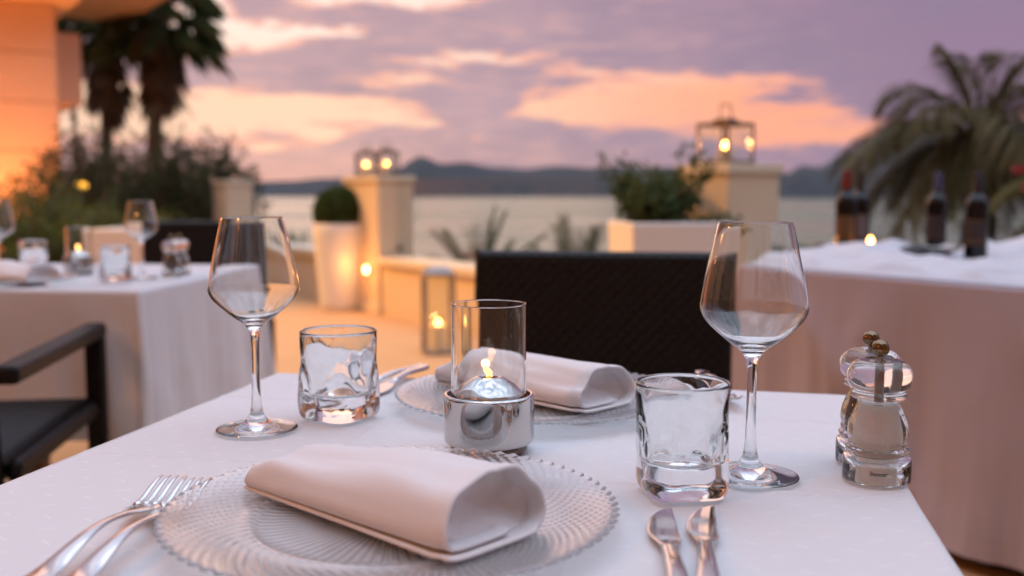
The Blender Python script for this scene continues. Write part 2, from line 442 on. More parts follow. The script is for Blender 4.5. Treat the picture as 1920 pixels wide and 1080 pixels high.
# ------------------------------------------------------------------ parapet: pillars, low wall, glass panels
def oriented(parent_loc):       # local x = along W, local y = seawards
    return parent_loc, ang_w
def pillar(loc, a, d, h, label):
    e = empty('pillar', loc, ang_w, label, 'pillar', 'cream pillars along the parapet')
    # local x along W (0..a), local -y is NN because W x -> rotate: NN = -y axis
    MB().box((a / 2, -d / 2, (h - .05) / 2), (a, d, h - .05)).build('shaft', M_STUCCO, e, smooth=False, bevel=.008)
    MB().box((a / 2, -d / 2, h - .0245), (a + .03, d + .03, .05)).build('cap', M_CAP, e, smooth=False, bevel=.006)
    MB().box((a / 2, -d / 2, .04), (a + .024, d + .024, .08)).build('plinth', M_CAP, e, smooth=False, bevel=.006)
    return e
R0 = M0 - W * 3.834
L0 = M0 + W * 3.80
pillar(tuple(M0), .66, .32, 1.118, 'cream pillar carrying two small lit lanterns, beside the tall topiary planter')
pillar(tuple(R0), .34, .36, 1.128, 'cream pillar carrying one large glass lantern, behind the shrub planter')
pillar(tuple(L0), .5, .30, 1.12, 'far cream pillar half hidden by the dark shrubs')
def wall_run(p, length, label):
    e = empty('parapet_wall', tuple(p), ang_w, label, 'wall', 'low parapet walls')
    MB().box((length / 2, -.13, .205), (length, .22, .41)).build('wall_body', M_STUCCO, e, smooth=False)
    MB().box((length / 2, -.13, .4405), (length, .30, .058)).build('coping', M_CAP, e, smooth=False, bevel=.006)
    return e
wall_run(R0 + W * .36, 3.834 - .38, 'low cream wall between the middle pillar and the lantern pillar')
wall_run(M0 + W * .68, 3.80 - .70, 'low cream wall behind the tall topiary planter')
wall_run(R0 - W * 7.0, 6.98, 'low cream wall hidden behind the serving table')
def glass_panel(p, length, label):
    e = empty('glass_panel', tuple(p), ang_w, label, 'glass panel', 'frameless glass panels on the parapet')
    MB().box((length / 2, -.16, .785), (length - .02, .010, .62)).build('pane', M_PANE, e, smooth=False)
    for x in (.05, length - .05):
        for z in (.54,):
            MB().box((x, -.16, z), (.035, .03, .05)).build('clamp', M_DARKMET, e, smooth=False, bevel=.004)
names = ['frameless glass panel nearest the large lantern pillar', 'frameless glass panel in the middle of the sea view', 'frameless glass panel beside the two-lantern pillar']
L3 = (3.834 - .36) / 3
for i in range(3): glass_panel(R0 + W * (.35 + i * L3), L3, names[i])

# planters -----------------------------------------------------------------
def tapered_pot(name, r0, r1, h, parent, square=False, seg=40):
    b = MB()
    if square:
        def ring(w, z): return [(sx * w, sy * w, z) for sx, sy in ((-1, -1), (1, -1), (1, 1), (-1, 1))]
        vs = ring(r0, 0) + ring(r1, h) + ring(r1 - .03, h) + ring(r1 - .04, h - .06)
        fs = [(3, 2, 1, 0)]
        for k in range(3):
            for i in range(4):
                j = (i + 1) % 4; fs.append((k * 4 + i, k * 4 + j, k * 4 + 4 + j, k * 4 + 4 + i))
        b.add(vs, fs); o = b.build(name, M_POT, parent, smooth=False, bevel=.012)
        s = MB().box((0, 0, h - .06), (2 * r1 - .075, 2 * r1 - .075, .02)).build('soil', M_SOIL, parent, smooth=False)
    else:
        prof = [(0, 0), (r0 - .01, 0), (r0, .012)] + [(lerp(r0, r1, sm(0, 1, t / 10) * .4 + t / 10 * .6), .012 + (h - .022) * t / 10) for t in range(1, 11)] + [(r1 - .006, h), (r1 - .03, h), (r1 - .035, h - .05), (0, h - .05)]
        o = b.lathe(prof, seg).build(name, M_POT, parent, auto=40)
    return o
def leaf_quad(b, p, d, n, l, w):
    d = d.normalized(); s = d.cross(n)
    if s.length < 1e-3: s = d.cross(Vector((1, 0, 0)))
    s.normalize()
    up = s.cross(d)
    b.add([tuple(p), tuple(p + d * l * .5 + s * w * .5 + up * w * .12), tuple(p + d * l), tuple(p + d * l * .5 - s * w * .5 + up * w * .12)], [(0, 1, 2), (0, 2, 3)])
def rvec(rng):
    while True:
        v = Vector((rng.uniform(-1, 1), rng.uniform(-1, 1), rng.uniform(-1, 1)))
        if .05 < v.length < 1: return v.normalized()

# clipped box ball in its tall white pot
pot = empty('topiary_planter', (-1.449, 8.50, 0), R(10), 'tall white tapered planter standing before the two-lantern pillar', 'planter')
tapered_pot('pot', .165, .215, .73, pot)
rng = random.Random(3)
ball = empty('boxwood_ball', (-1.449, 8.50, .68), 0, 'round clipped green topiary ball growing in the tall white planter', 'topiary')
b = MB()
for i in range(9000):
    d = rvec(rng); 
    if d.z < -.55: continue
    r = .20 * (1 + .12 * nz(d.x * 4, d.y * 4, d.z * 4)) * (1 - .25 * rng.random() ** 3)
    p = Vector((d.x * r, d.y * r, .14 + d.z * r * 1.0))
    leaf_quad(b, p, (d * .15 + rvec(rng)), rvec(rng), rng.uniform(.026, .040), .021)
b.build('crown', M_BOX, ball, smooth=False)
b = MB().tube([(0, 0, 0), (.005, 0, .08), (0, 0, .16)], [.02, .017, .012]); b.build('stem', M_BARK, ball)

sp = R0 - NN * .50 + W * .05
pot2 = empty('shrub_planter', (.755, 4.88, 0), R(8), 'broad white square planter in front of the large lantern pillar', 'planter')
tapered_pot('pot', .20, .245, .85, pot2, square=True)
shr = empty('potted_shrub', (.755, 4.88, .80), 0, 'loose green leafy shrub growing in the broad white planter', 'shrub')
rng = random.Random(8)
bl, bs = MB(), MB()
for i in range(60):
    a = rng.uniform(0, 2 * PI); rr = rng.uniform(.02, .14); le = rng.uniform(.22, .44) * (1.0 - .25 * abs(math.sin(a)))
    out = rng.uniform(.15, .62)
    if i > 52: out = 1.6; le = rng.uniform(.26, .38); a = rng.uniform(-.5, .4)
    p0 = Vector((math.cos(a) * rr - .07, math.sin(a) * rr, 0)); dr = Vector((math.cos(a) * out, math.sin(a) * out, 1 if i <= 52 else .55)).normalized()
    pts = [p0 + dr * le * t / 5 + Vector((0, 0, -.05 * (t / 5) ** 2 * out)) + rvec(rng) * .008 * t for t in range(6)]
    bs.tube(pts, [.005, .0045, .004, .0035, .003, .002], 5)
    for kx in range(36):
        t = rng.uniform(.25, 1.02); f = min(t, .999) * 5; q = pts[int(f)].lerp(pts[min(5, int(f) + 1)], f % 1)
        leaf_quad(bl, q + rvec(rng) * .03, rvec(rng) + dr * .3, rvec(rng), rng.uniform(.03, .055), rng.uniform(.018, .030))
bl.build('leaves', M_HEDGE, shr, smooth=False); bs.build('stem', M_BARK, shr)

# lanterns -----------------------------------------------------------------
def candle_light(loc, power, parent, size=.012):
    l = bpy.data.lights.new('candle_glow', 'POINT'); l.energy = power; l.color = (1, .50, .18); l.shadow_soft_size = size
    o = bpy.data.objects.new('candle_glow', l); COL.objects.link(o); o.parent = parent; o.location = loc; return o
def flame_mb(h, r, lean=0.0):
    prof = [(0, 0), (.55, .08), (.9, .22), (1, .36), (.8, .56), (.45, .78), (.15, .94), (0, 1.0)]
    b = MB().lathe([(p * r, z * h) for p, z in prof], 12)
    b.v = [(x + lean * (z / h) ** 1.5 * h, y, z) for x, y, z in b.v]; return b
def lantern(loc, rz, w, h, metal, label, cw, ch, flameh, power, handle=True, roof=False, bar=.010, group=None):
    e = empty('lantern', loc, rz, label, 'lantern', group)
    a = w / 2
    MB().box((0, 0, .009), (w + .01, w + .01, .018)).build('base', metal, e, smooth=False, bevel=.003)
    for sx in (-1, 1):
        for sy in (-1, 1): MB().box((sx * (a - bar / 2), sy * (a - bar / 2), .018 + (h - .034) / 2), (bar, bar, h - .034)).build('post', metal, e, smooth=False)
    t = MB()
    for s in (-1, 1):
        t.box((0, s * (a - bar / 2), h - .008), (w, bar, .016)); t.box((s * (a - bar / 2), 0, h - .008), (bar, w - 2 * bar, .016))
    t.build('top_frame', metal, e, smooth=False)
    for s in (-1, 1):
        MB().box((0, s * (a - bar / 2), .018 + (h - .034) / 2), (w - 2 * bar, .003, h - .036)).build('pane', M_PANE, e, smooth=False)
        MB().box((s * (a - bar / 2), 0, .018 + (h - .034) / 2), (.003, w - 2 * bar, h - .036)).build('pane', M_PANE, e, smooth=False)
    if roof:
        r = MB(); k = a * .62
        vs = [(-a, -a, h), (a, -a, h), (a, a, h), (-a, a, h), (-k, -k, h + .035), (k, -k, h + .035), (k, k, h + .035), (-k, k, h + .035)]
        r.add(vs, [(0, 1, 5, 4), (1, 2, 6, 5), (2, 3, 7, 6), (3, 0, 4, 7), (4, 5, 6, 7), (3, 2, 1, 0)]); r.build('roof', metal, e, smooth=False)
    else:
        MB().box((0, 0, h + .010), (w * .42, w * .42, .022)).build('vent', metal, e, smooth=False, bevel=.002)
        MB().box((0, 0, h - .004), (w * .98, bar * .8, .008)).build('cross_bar', metal, e, smooth=False)
    if handle:
        hw, hh = w * .20, w * .36; z0 = h + .02
        MB().tube([(-hw, 0, z0), (-hw, 0, z0 + hh * .85), (-hw * .85, 0, z0 + hh), (hw * .85, 0, z0 + hh), (hw, 0, z0 + hh * .85), (hw, 0, z0)], bar * .35, 6).build('handle', metal, e)
    c = MB().lathe([(0, .018), (cw, .018), (cw, .018 + ch), (cw * .8, .018 + ch - .004), (cw * .3, .018 + ch - .008), (0, .018 + ch - .008)], 20).build('candle', M_WAX, e, auto=40)
    f = flame_mb(flameh, flameh * .36).build('flame', M_FLAME, c); f.location = (0, 0, .018 + ch)
    candle_light((0, 0, .018 + ch + flameh * 1.1), power, e)
    return e
zc = 1.118 + .003
cM = M0 + W * .33 + NN * .16
lantern(tuple(M0 + W * .48 + NN * .13 + Vector((0, 0, zc))), R(18), .165, .20, M_DARKMET, 'small square lantern with lit candle, farther of the pair on the pillar', .038, .07, .024, .45, group='pair of lanterns on the middle pillar')
lantern(tuple(M0 + W * .14 + NN * .15 + Vector((0, 0, zc))), R(24), .165, .20, M_DARKMET, 'small square lantern with lit candle, nearer of the pair on the pillar', .038, .07, .024, .45, group='pair of lanterns on the middle pillar')
lantern(tuple(R0 + W * .19 + NN * .165 + Vector((0, 0, 1.131))), R(38), .205, .205, M_DARKMET, 'large glass lantern with lit candle on the pillar behind the shrub', .042, .06, .036, .9, bar=.011)
lantern((-.455, 6.20, 0), R(12), .19, .50, M_GREYMET, 'tall grey metal lantern with lit candle standing on the terrace floor', .045, .16, .028, .9, handle=False, roof=True, bar=.018)

# small lamp on the middle pillar that washes the planter -------------------
def warm_point(loc, power, parent, size=.03, col=(1, .38, .09)):
    l = bpy.data.lights.new('lamp_glow', 'POINT'); l.energy = power; l.color = col; l.shadow_soft_size = size
    o = bpy.data.objects.new('lamp_glow', l); COL.objects.link(o); o.location = loc
    if parent: o.parent = parent
    return o
lampw = empty('wall_lamp', tuple(M0 + W * .17 + Vector((0, 0, .36))), ang_w, 'small round lit lamp low on the pillar beside the tall planter', 'lamp')
MB().lathe([(0, 0), (.04, 0), (.04, .02), (.034, .03), (0, .03)], 20, Matrix.Rotation(-PI / 2, 4, 'X')).build('housing', M_CAP, lampw, auto=40)
MB().lathe([(.0, .042), (.018, .038), (.026, .031), (.024, .0305), (0, .0305)], 20, Matrix.Rotation(-PI / 2, 4, 'X')).build('lens', M_LAMP, lampw)
warm_point((0, .16, .02), 2.2, lampw, .03)

# ------------------------------------------------------------------ restaurant building on the terrace's inner side
C = Vector((-6.2, 14.0, 0))
bld = empty('restaurant_building', tuple(C), math.atan2(NN.y, NN.x), 'cream restaurant building with panelled wall and balcony, warmly lit', 'building')
# local x = NN (towards sea), local y = W (away). block occupies x<0, y>0
M_WING = mat('terracotta_render', (.46, .27, .15), .85, bump=(30, .2, .003), var=(1.5, .3, (.38, .22, .12)))  # colour of the unseen wings, darkened to cut bounced light
M_PANEL = mat('facade_panel', (.72, .42, .26), .75, bump=(30, .15, .003), var=(1.5, .3, (.62, .36, .22)))
M_JOINT = mat('panel_joint', (.30, .22, .17), .9)
MB().box((-3.98, 3.0, 2.2), (7.9, 5.9, 5.4)).build('wall_core', M_JOINT, bld, smooth=False)
ph = .655
for r_ in range(6):
    for c_ in range(3):
        MB().box((-1.3 - c_ * 2.6, .02, -.42 + ph * (r_ + .5)), (2.592, .05, ph - .012)).build('panel', M_PANEL, bld, smooth=False, bevel=.003)
    MB().box((-.0, 3.0, -.42 + ph * (r_ + .5)), (.05, 5.95, ph - .012)).build('panel', M_PANEL, bld, smooth=False, bevel=.003)
MB().box((-3.9, 2.8, 4.16), (8.3, 6.9, 1.3)).build('upper_storey', M_PANEL, bld, smooth=False, bevel=.01)
MB().box((.52, 5.2, 3.10), (1.10, 2.6, 1.22)).build('balcony', M_PANEL, bld, smooth=False, bevel=.01)
MB().box((1.0, 5.0, 4.62), (3.2, 4.4, .3)).build('roof_slab', M_PANEL, bld, smooth=False, bevel=.01)
MB().box((.96, 4.1, 1.05), (.07, .07, 2.9)).build('balcony_post', M_DARKMET, bld, smooth=False)
# unseen terrace wing beside the tables, made tall to block side sky
wing = MB().box((-5.30, -9.9, 4.0), (.4, 19.2, 9.2)).build('unseen_terrace_wing', M_WING, bld, smooth=False)
for i in range(4):
    y_ = -3.2 - i * 3.3
    MB().box((-5.085, y_, 1.14), (.04, 1.7, 2.26)).build('door', M_DARKMET, bld, smooth=False)
MB().box((-1.2, -19.7, 4.0), (7.7, .4, 9.2)).build('unseen_rear_wing', M_WING, bld, smooth=False)  # unseen wing added behind the camera to block the rear sky
def sconce(i, loc, power, label):
    e = empty('wall_sconce', loc, bld.rotation_euler.z, label, 'lamp', 'sconces on the terrace facade')
    MB().box((.03, 0, 0), (.06, .12, .12)).build('bracket', M_DARKMET, e, smooth=False, bevel=.004)
    MB().lathe([(.0, -.10), (.055, -.10), (.07, .10), (.066, .10), (.052, -.096), (0, -.096)], 20, Matrix.Translation((.14, 0, 0))).build('shade', M_WHITEPL, e)
    MB().lathe([(0, -.05), (.03, -.03), (.035, .02), (.02, .06), (0, .065)], 14, Matrix.Translation((.14, 0, 0))).build('bulb', M_LAMP, e)
    warm_point((.30, 0, .12), power, e, .08)
Mb = Matrix.Translation(C) @ Matrix.Rotation(bld.rotation_euler.z, 4, 'Z')
sl = ['first', 'second', 'third', 'fourth']
for i, y_ in enumerate((-4.9, -8.2, -11.5, -14.8)):
    sconce(i, tuple(Mb @ Vector((-5.10, y_, 2.35))), (22, 24, 40, 48)[i], 'warm sconce on the terrace facade, %s from the panelled block' % sl[i])
def added_flood(loc, aim, power, label, cone=34):  # unseen spots, added to warm the floor, pillars and planters
    d = (Vector(aim) - Vector(loc)).normalized(); q = (-d).to_track_quat('Z', 'Y')
    e = empty('added_flood', loc, 0, label, 'lamp', 'sconces on the terrace facade'); e.rotation_euler = q.to_euler()
    MB().lathe([(0, .10), (.05, .10), (.06, .06), (.075, -.02), (.07, -.02), (.055, .04), (0, .04)], 20).build('housing', M_DARKMET, e, auto=40)
    MB().lathe([(0, .0), (.066, -.005), (0, -.006)], 20).build('lens', M_LAMP, e)
    MB().box((0, 0, .16), (.03, .03, .14)).build('bracket', M_DARKMET, e, smooth=False)
    l = bpy.data.lights.new('flood_glow', 'SPOT'); l.energy = power; l.color = (1, .46, .10); l.spot_size = R(cone); l.spot_blend = .9; l.shadow_soft_size = .06
    o = bpy.data.objects.new('flood_glow', l); COL.objects.link(o); o.parent = e; o.location = (0, 0, -.05)
def uplight(loc, power, label, r=.05):
    e = empty('garden_uplight', loc, 0, label, 'lamp', 'lamps in the planting')
    MB().lathe([(0, 0), (r * .4, 0), (r * .4, .06), (r, .07), (r, .13), (r * .9, .13), (r * .9, .12), (0, .12)], 16).build('housing', M_DARKMET, e, auto=40)
    MB().lathe([(0, .128), (r * .88, .122), (0, .1215)], 16).build('lens', M_LAMP, e)
    warm_point((0, 0, .22), power, e, .05)
uplight(tuple(Mb @ Vector((-.9, -1.3, 0.0))), 330, 'garden uplight at the foot of the panelled wall')
uplight(tuple(Mb @ Vector((.9, 3.4, -.1))), 150, 'garden uplight below the balcony')
added_flood(tuple(Mb @ Vector((-4.98, -2.6, 7.4))), (-1.0, 6.3, 0.0), 6200, 'warm flood lamp added out of view, aimed at the tall planter')
added_flood(tuple(Mb @ Vector((-5.0, -6.2, 3.3))), (.75, 5.0, .85), 170, 'warm flood lamp added out of view, aimed at the shrub planter', 15)
def bollard(loc, label, w):
    e = empty('garden_lamp', loc, 0, label, 'lamp', 'lamps in the planting')
    MB().box((0, 0, loc[2] * -.5 - .05), (.06, .06, loc[2] + .1)).build('post', M_DARKMET, e, smooth=False)
    MB().box((0, 0, .04), (w, .07, .07)).build('lens', M_AMBER, e, smooth=False, bevel=.02)
    MB().box((0, 0, .09), (w + .05, .12, .03)).build('hood', M_DARKMET, e, smooth=False)
bollard((-4.86, 11.46, 1.02), 'long lit amber garden lamp among the left shrubs', .14)

# ------------------------------------------------------------------ planting on the left
def shrub(loc, rad, h, n, m, seed, label, leaf=(.07, .12), group=None, wisps=8):
    e = empty('garden_shrub', loc, 0, label, 'shrub', group)
    rng = random.Random(seed); bl, bs = MB(), MB()
    for i in range(n):
        a = rng.uniform(0, 2 * PI); rr = rad * .35 * rng.random(); out = rng.uniform(.1, 1.0)
        le = h * rng.uniform(.55, 1.0) * (1.1 if i < wisps else 1)
        dr = Vector((math.cos(a) * out * rad / h * 1.1, math.sin(a) * out * rad / h * 1.1, 1)).normalized()
        p0 = Vector((math.cos(a) * rr, math.sin(a) * rr, 0))
        pts = [p0 + dr * le * t / 6 + rvec(rng) * .03 * t * h * .3 for t in range(7)]
        bs.tube(pts, [.02 - .0025 * t for t in range(7)], 5)
        for kx in range(95):
            t = rng.uniform(.12, 1.0) ** .8; f = min(t, .999) * 6; q = pts[int(f)].lerp(pts[min(6, int(f) + 1)], f % 1) + rvec(rng) * .12 * rng.random()
            leaf_quad(bl, q, rvec(rng) + dr * .6, rvec(rng), rng.uniform(*leaf), leaf[0] * .45)
    bl.build('foliage', m, e, smooth=False); bs.build('stem', M_BARK, e); return e
G1 = 'dark shrubs behind the parapet end'
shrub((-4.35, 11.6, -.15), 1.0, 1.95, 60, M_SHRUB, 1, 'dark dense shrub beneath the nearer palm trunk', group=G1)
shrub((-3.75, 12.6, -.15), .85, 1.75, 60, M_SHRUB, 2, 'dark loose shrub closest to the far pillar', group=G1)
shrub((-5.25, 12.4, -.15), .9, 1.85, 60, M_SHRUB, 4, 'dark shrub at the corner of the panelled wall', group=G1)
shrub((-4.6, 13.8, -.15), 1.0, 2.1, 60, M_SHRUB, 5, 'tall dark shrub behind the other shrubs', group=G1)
G2 = 'bright green shrubs beside the building'
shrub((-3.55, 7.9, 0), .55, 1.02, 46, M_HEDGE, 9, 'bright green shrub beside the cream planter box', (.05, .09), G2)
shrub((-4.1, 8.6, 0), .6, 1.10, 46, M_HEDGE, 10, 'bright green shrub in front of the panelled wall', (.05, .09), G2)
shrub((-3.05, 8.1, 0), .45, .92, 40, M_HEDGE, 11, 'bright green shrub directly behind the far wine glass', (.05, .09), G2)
pb = empty('planter_box', (-2.62, 7.05, 0), R(-8), 'plain cream planter box behind the left table', 'planter')
tapered_pot('box', .20, .215, .74, pb, square=True)

def fan_leaf(b, base, d, L, rng, droop=.25, n=13, spread=1.15):
    d = d.normalized(); s = d.cross(Vector((0, 0, 1)))
    if s.length < .05: s = Vector((1, 0, 0))
    s.normalize(); u = s.cross(d)
    pet = base + d * L * .45
    b.tube([base, base + d * L * .22 + Vector((0, 0, .02 * L)), pet], [.02, .014, .01], 4)
    for i in range(n):
        a = (i / (n - 1) - .5) * 2 * spread
        dd = (d * math.cos(a) + s * math.sin(a) + u * .12 * math.cos(a)).normalized()
        ll = L * .6 * (1 - .25 * abs(a) / spread) * rng.uniform(.85, 1.1)
        w = L * .035; side = dd.cross(u).normalized() * w
        m = pet + dd * ll * .55; tip = pet + dd * ll + Vector((0, 0, -droop * L * rng.uniform(.6, 1.3)))
        b.add([tuple(pet), tuple(m + side), tuple(tip), tuple(m - side)], [(0, 1, 2), (0, 2, 3)])
def fan_palm(loc, h, r, seed, label, lean=(0, 0), skirt=1.9, crown=1.2, nleaf=36):
    e = empty('palm_tree', loc, 0, label, 'palm tree', 'palms behind the building')
    rng = random.Random(seed)
    b = MB(); n = 60; vs = []
    pts = [(lean[0] * (t / n) ** 1.5, lean[1] * (t / n) ** 1.5, h * t / n) for t in range(n + 1)]
    b.tube(pts, [r * (1.12 - .2 * t / n + .35 * max(0, .08 - t / n) / .08 + .05 * ((t % 4) / 4 - .5) + .03 * rng.random()) for t in range(n + 1)], 14)
    b.build('trunk', M_BARK, e)
    top = Vector(pts[-1])
    bd = MB()
    for i in range(95):                      # skirt of dead leaves hugging the trunk
        a = rng.uniform(0, 2 * PI); z = rng.uniform(-skirt * .72, .1); out = rng.uniform(.2, .62)
        base = top + Vector((math.cos(a) * r * .9, math.sin(a) * r * .9, z + .25))
        fan_leaf(bd, base, Vector((math.cos(a) * out, math.sin(a) * out, -1)), rng.uniform(.6, 1.0), rng, .12, 9, .55)
    bd.build('dead_leaf_skirt', M_DEAD, e, smooth=False)
    bc = MB()
    for i in range(nleaf):
        a = i * 2.39996; el = lerp(1.35, -.65, (i / nleaf))
        d = Vector((math.cos(a) * math.cos(el), math.sin(a) * math.cos(el), math.sin(el)))
        fan_leaf(bc, top + Vector((0, 0, .15)), d, crown * rng.uniform(.85, 1.1), rng, .30)
    bc.build('crown', M_PALM, e, smooth=False); return e
fan_palm((-7.62, 21.5, -.15), 4.6, .15, 5, 'shaggy fan palm with the thicker trunk, nearer the sea', (.30, 0), 2.0, 1.5)
fan_palm((-9.15, 23.0, -.15), 4.6, .13, 6, 'shaggy fan palm next to the balcony, farther from the sea', (.1, 0), 2.1, 1.35)

# ------------------------------------------------------------------ planting on the right
def feather_palm(loc, h, fronds, seed, label, m, r=.12):
    e = empty('palm_tree', loc, 0, label, 'palm tree')
    rng = random.Random(seed)
    b = MB(); n = 24
    b.tube([(.03 * math.sin(t * .4), 0, h * t / n) for t in range(n + 1)], [r * (1.1 - .15 * t / n + .12 * (t % 2)) for t in range(n + 1)], 12); b.build('trunk', M_BARK, e)
    bf = MB(); top = Vector((0, 0, h))
    for (a, el, L, droop) in fronds:
        d = Vector((math.cos(a) * math.cos(el), math.sin(a) * math.cos(el), math.sin(el)))
        K = 26; pts = []
        for t in range(K + 1):
            s = t / K
            pts.append(top + d * L * s * (1 - .12 * s) + Vector((0, 0, -droop * L * s ** 2.2)))
        bf.tube(pts, [.014 * (1 - .85 * t / K) + .001 for t in range(K + 1)], 4)
        for t in range(3, K):
            tg = (pts[t + 1] - pts[t - 1]).normalized(); sd_ = tg.cross(Vector((0, 0, 1)))
            if sd_.length < .05: sd_ = Vector((math.sin(a), -math.cos(a), 0))
            sd_.normalize()
            for q in range(3):
                for s in (-1, 1):
                    ll = L * .42 * math.sin(PI * (.12 + .85 * t / K)) ** .7 * rng.uniform(.8, 1.1)
                    p = pts[t] + (pts[t + 1] - pts[t]) * (.33 * q + rng.uniform(0, .3))
                    dd = (tg * .75 + sd_ * s * rng.uniform(.5, .9) + Vector((0, 0, rng.uniform(-.1, .2)))).normalized()
                    w = .007; sw = dd.cross(Vector((0, 0, 1))).normalized() * w
                    m1 = p + dd * ll * .45 + Vector((0, 0, -.06 * ll)); m2 = p + dd * ll * .75 + Vector((0, 0, -.22 * ll)); tip = p + dd * ll * .95 + Vector((0, 0, -.50 * ll))
                    bf.add([tuple(p), tuple(m1 + sw), tuple(m1 - sw), tuple(m2 + sw * .7), tuple(m2 - sw * .7), tuple(tip)], [(0, 1, 2), (1, 3, 4, 2), (3, 5, 4)])
    bf.build('crown', m, e, smooth=False); return e
rng = random.Random(12); fr = []
for i in range(18):
    a = i * 2.39996 + .4; el = lerp(1.0, -.15, i / 17); fr.append((a, el, rng.uniform(1.05, 1.40), lerp(.45, .75, i / 17)))
fr += [(k_ * .9, -.45, .75, .55) for k_ in range(7)] + [(k_ * 1.05 + .3, .35, .85, .95) for k_ in range(6)]
fr += [(PI * .9, 1.25, 1.1, .22), (.6, 1.3, 1.05, .25), (PI * 1.3, 1.2, 1.1, .3), (5.4, 1.15, 1.1, .3), (PI * .98, .95, 1.25, .62), (PI * 1.02, .45, 1.35, .52), (PI * 1.1, .75, 1.2, .6), (2.0, 1.25, 1.05, .28), (0.1, .8, 1.2, .55), (-.2, .5, 1.2, .5)]
feather_palm((3.62, 7.9, -1.0), 2.40, fr, 4, 'feather palm with drooping pale fronds behind the wine bottles', M_PALMR)
fr = []; rng = random.Random(15)
for i in range(16):
    a = i * 2.39996; el = lerp(1.2, .1, i / 15); fr.append((a, el, rng.uniform(.7, .95), lerp(.2, .6, i / 15)))
feather_palm((3.95, 6.6, -1.0), 1.95, fr, 9, 'feather palm cut off by the picture edge, with yellowish fronds', foliage('palm_leaf_yellow', (.14, .12, .035), (.20, .16, .05)))
fr = [(PI * 1.0, .55, 1.2, .35), (PI * .9, .75, 1.1, .3), (PI * 1.15, .5, 1.1, .35), (.2, .5, 1.0, .4), (-.4, .4, 1.0, .45), (1.2, .8, .9, .3), (2.2, .7, 1.0, .3), (4.2, .9, .8, .3), (5.2, .6, 1.0, .4)]
feather_palm((2.35, 6.2, -1.0), 1.30, fr, 10, 'low dark palm spreading behind the red-capped bottle', M_PALM, .10)
rb = empty('rose_bush', (2.78, 5.25, -.6), 0, 'dark leafy rose bush with red blooms behind the serving table', 'shrub')
rng = random.Random(31); bl, bs = MB(), MB()
for i in range(46):
    a = rng.uniform(0, 2 * PI); out = rng.uniform(.05, .5); le = rng.uniform(.9, 1.5); dr = Vector((math.cos(a) * out * .5, math.sin(a) * out * .5, 1)).normalized()
    pts = [dr * le * t / 5 + rvec(rng) * .02 * t for t in range(6)]; bs.tube(pts, [.008 - .001 * t for t in range(6)], 5)
    for kx in range(32):
        t = rng.uniform(.25, .98); f = t * 5; q = pts[int(f)].lerp(pts[min(5, int(f) + 1)], f % 1) + rvec(rng) * .05
        leaf_quad(bl, q, rvec(rng), rvec(rng), rng.uniform(.035, .06), .03)
bl.build('foliage', M_SHRUB, rb, smooth=False); bs.build('stem', M_BARK, rb)
def bloom(x, y, z, r):
    b = MB(); rng = random.Random(int(x * 1000))
    for i in range(22):
        a = i * 2.4; k = i / 22; el = lerp(1.4, .1, k); d = Vector((math.cos(a) * math.cos(el), math.sin(a) * math.cos(el), math.sin(el)))
        s = d.cross(Vector((0, 0, 1))).normalized(); u = s.cross(d)
        c = d * r * lerp(.3, .9, k); w = r * lerp(.35, .75, k)
        b.add([tuple(c - s * w * .6 - u * w * .5), tuple(c + s * w * .6 - u * w * .5), tuple(c + s * w * .8 + u * w * .3 + d * w * .2), tuple(c + u * w * .6 + d * w * .3), tuple(c - s * w * .8 + u * w * .3 + d * w * .2)], [(0, 1, 2, 3, 4)])
    o = b.build('bloom', M_ROSE, rb, smooth=False); o.location = (x, y, z)
bloom(-.21, -.10, 1.69, .045); bloom(-.17, -.14, 1.60, .05); bloom(-.09, -.12, 1.66, .04)

# spiky plants whose tips show above the parapet
def spiky(loc, n, L, seed, label):
    e = empty('spiky_plant', loc, 0, label, 'plant', 'plants showing above the parapet')
    rng = random.Random(seed); b = MB()
    for i in range(n):
        a = i * 2.4 + rng.random(); el = rng.uniform(.55, 1.4); d = Vector((math.cos(a) * math.cos(el), math.sin(a) * math.cos(el), math.sin(el)))
        l = L * rng.uniform(.75, 1.05); s = d.cross(Vector((0, 0, 1))).normalized()
        pts = [d * l * t / 6 + Vector((0, 0, -.12 * l * (t / 6) ** 2)) for t in range(7)]
        for t in range(6):
            for sg in (-1, 1):
                for q in range(3):
                    p = pts[t].lerp(pts[t + 1], q / 3)
                    leaf_quad(b, p, d * .8 + s * sg * .8, Vector((0, 0, 1)), l * .16, .022)
        b.tube(pts, [.01, .009, .008, .007, .006, .005, .003], 4)
    b.build('fronds', M_PALM, e, smooth=False); MB().tube([(0, 0, -.6), (0, 0, .02)], [.06, .05], 8).build('stump', M_BARK, e)
spiky((-.27, 8.35, .20), 15, .74, 1, 'spiky plant tips just right of the middle pillar')
spiky((.50, 7.55, .14), 17, .74, 2, 'spiky plant tips above the middle of the dark chair')
spiky((-2.40, 11.5, .05), 10, .62, 3, 'spiky plant tips left of the topiary planter')

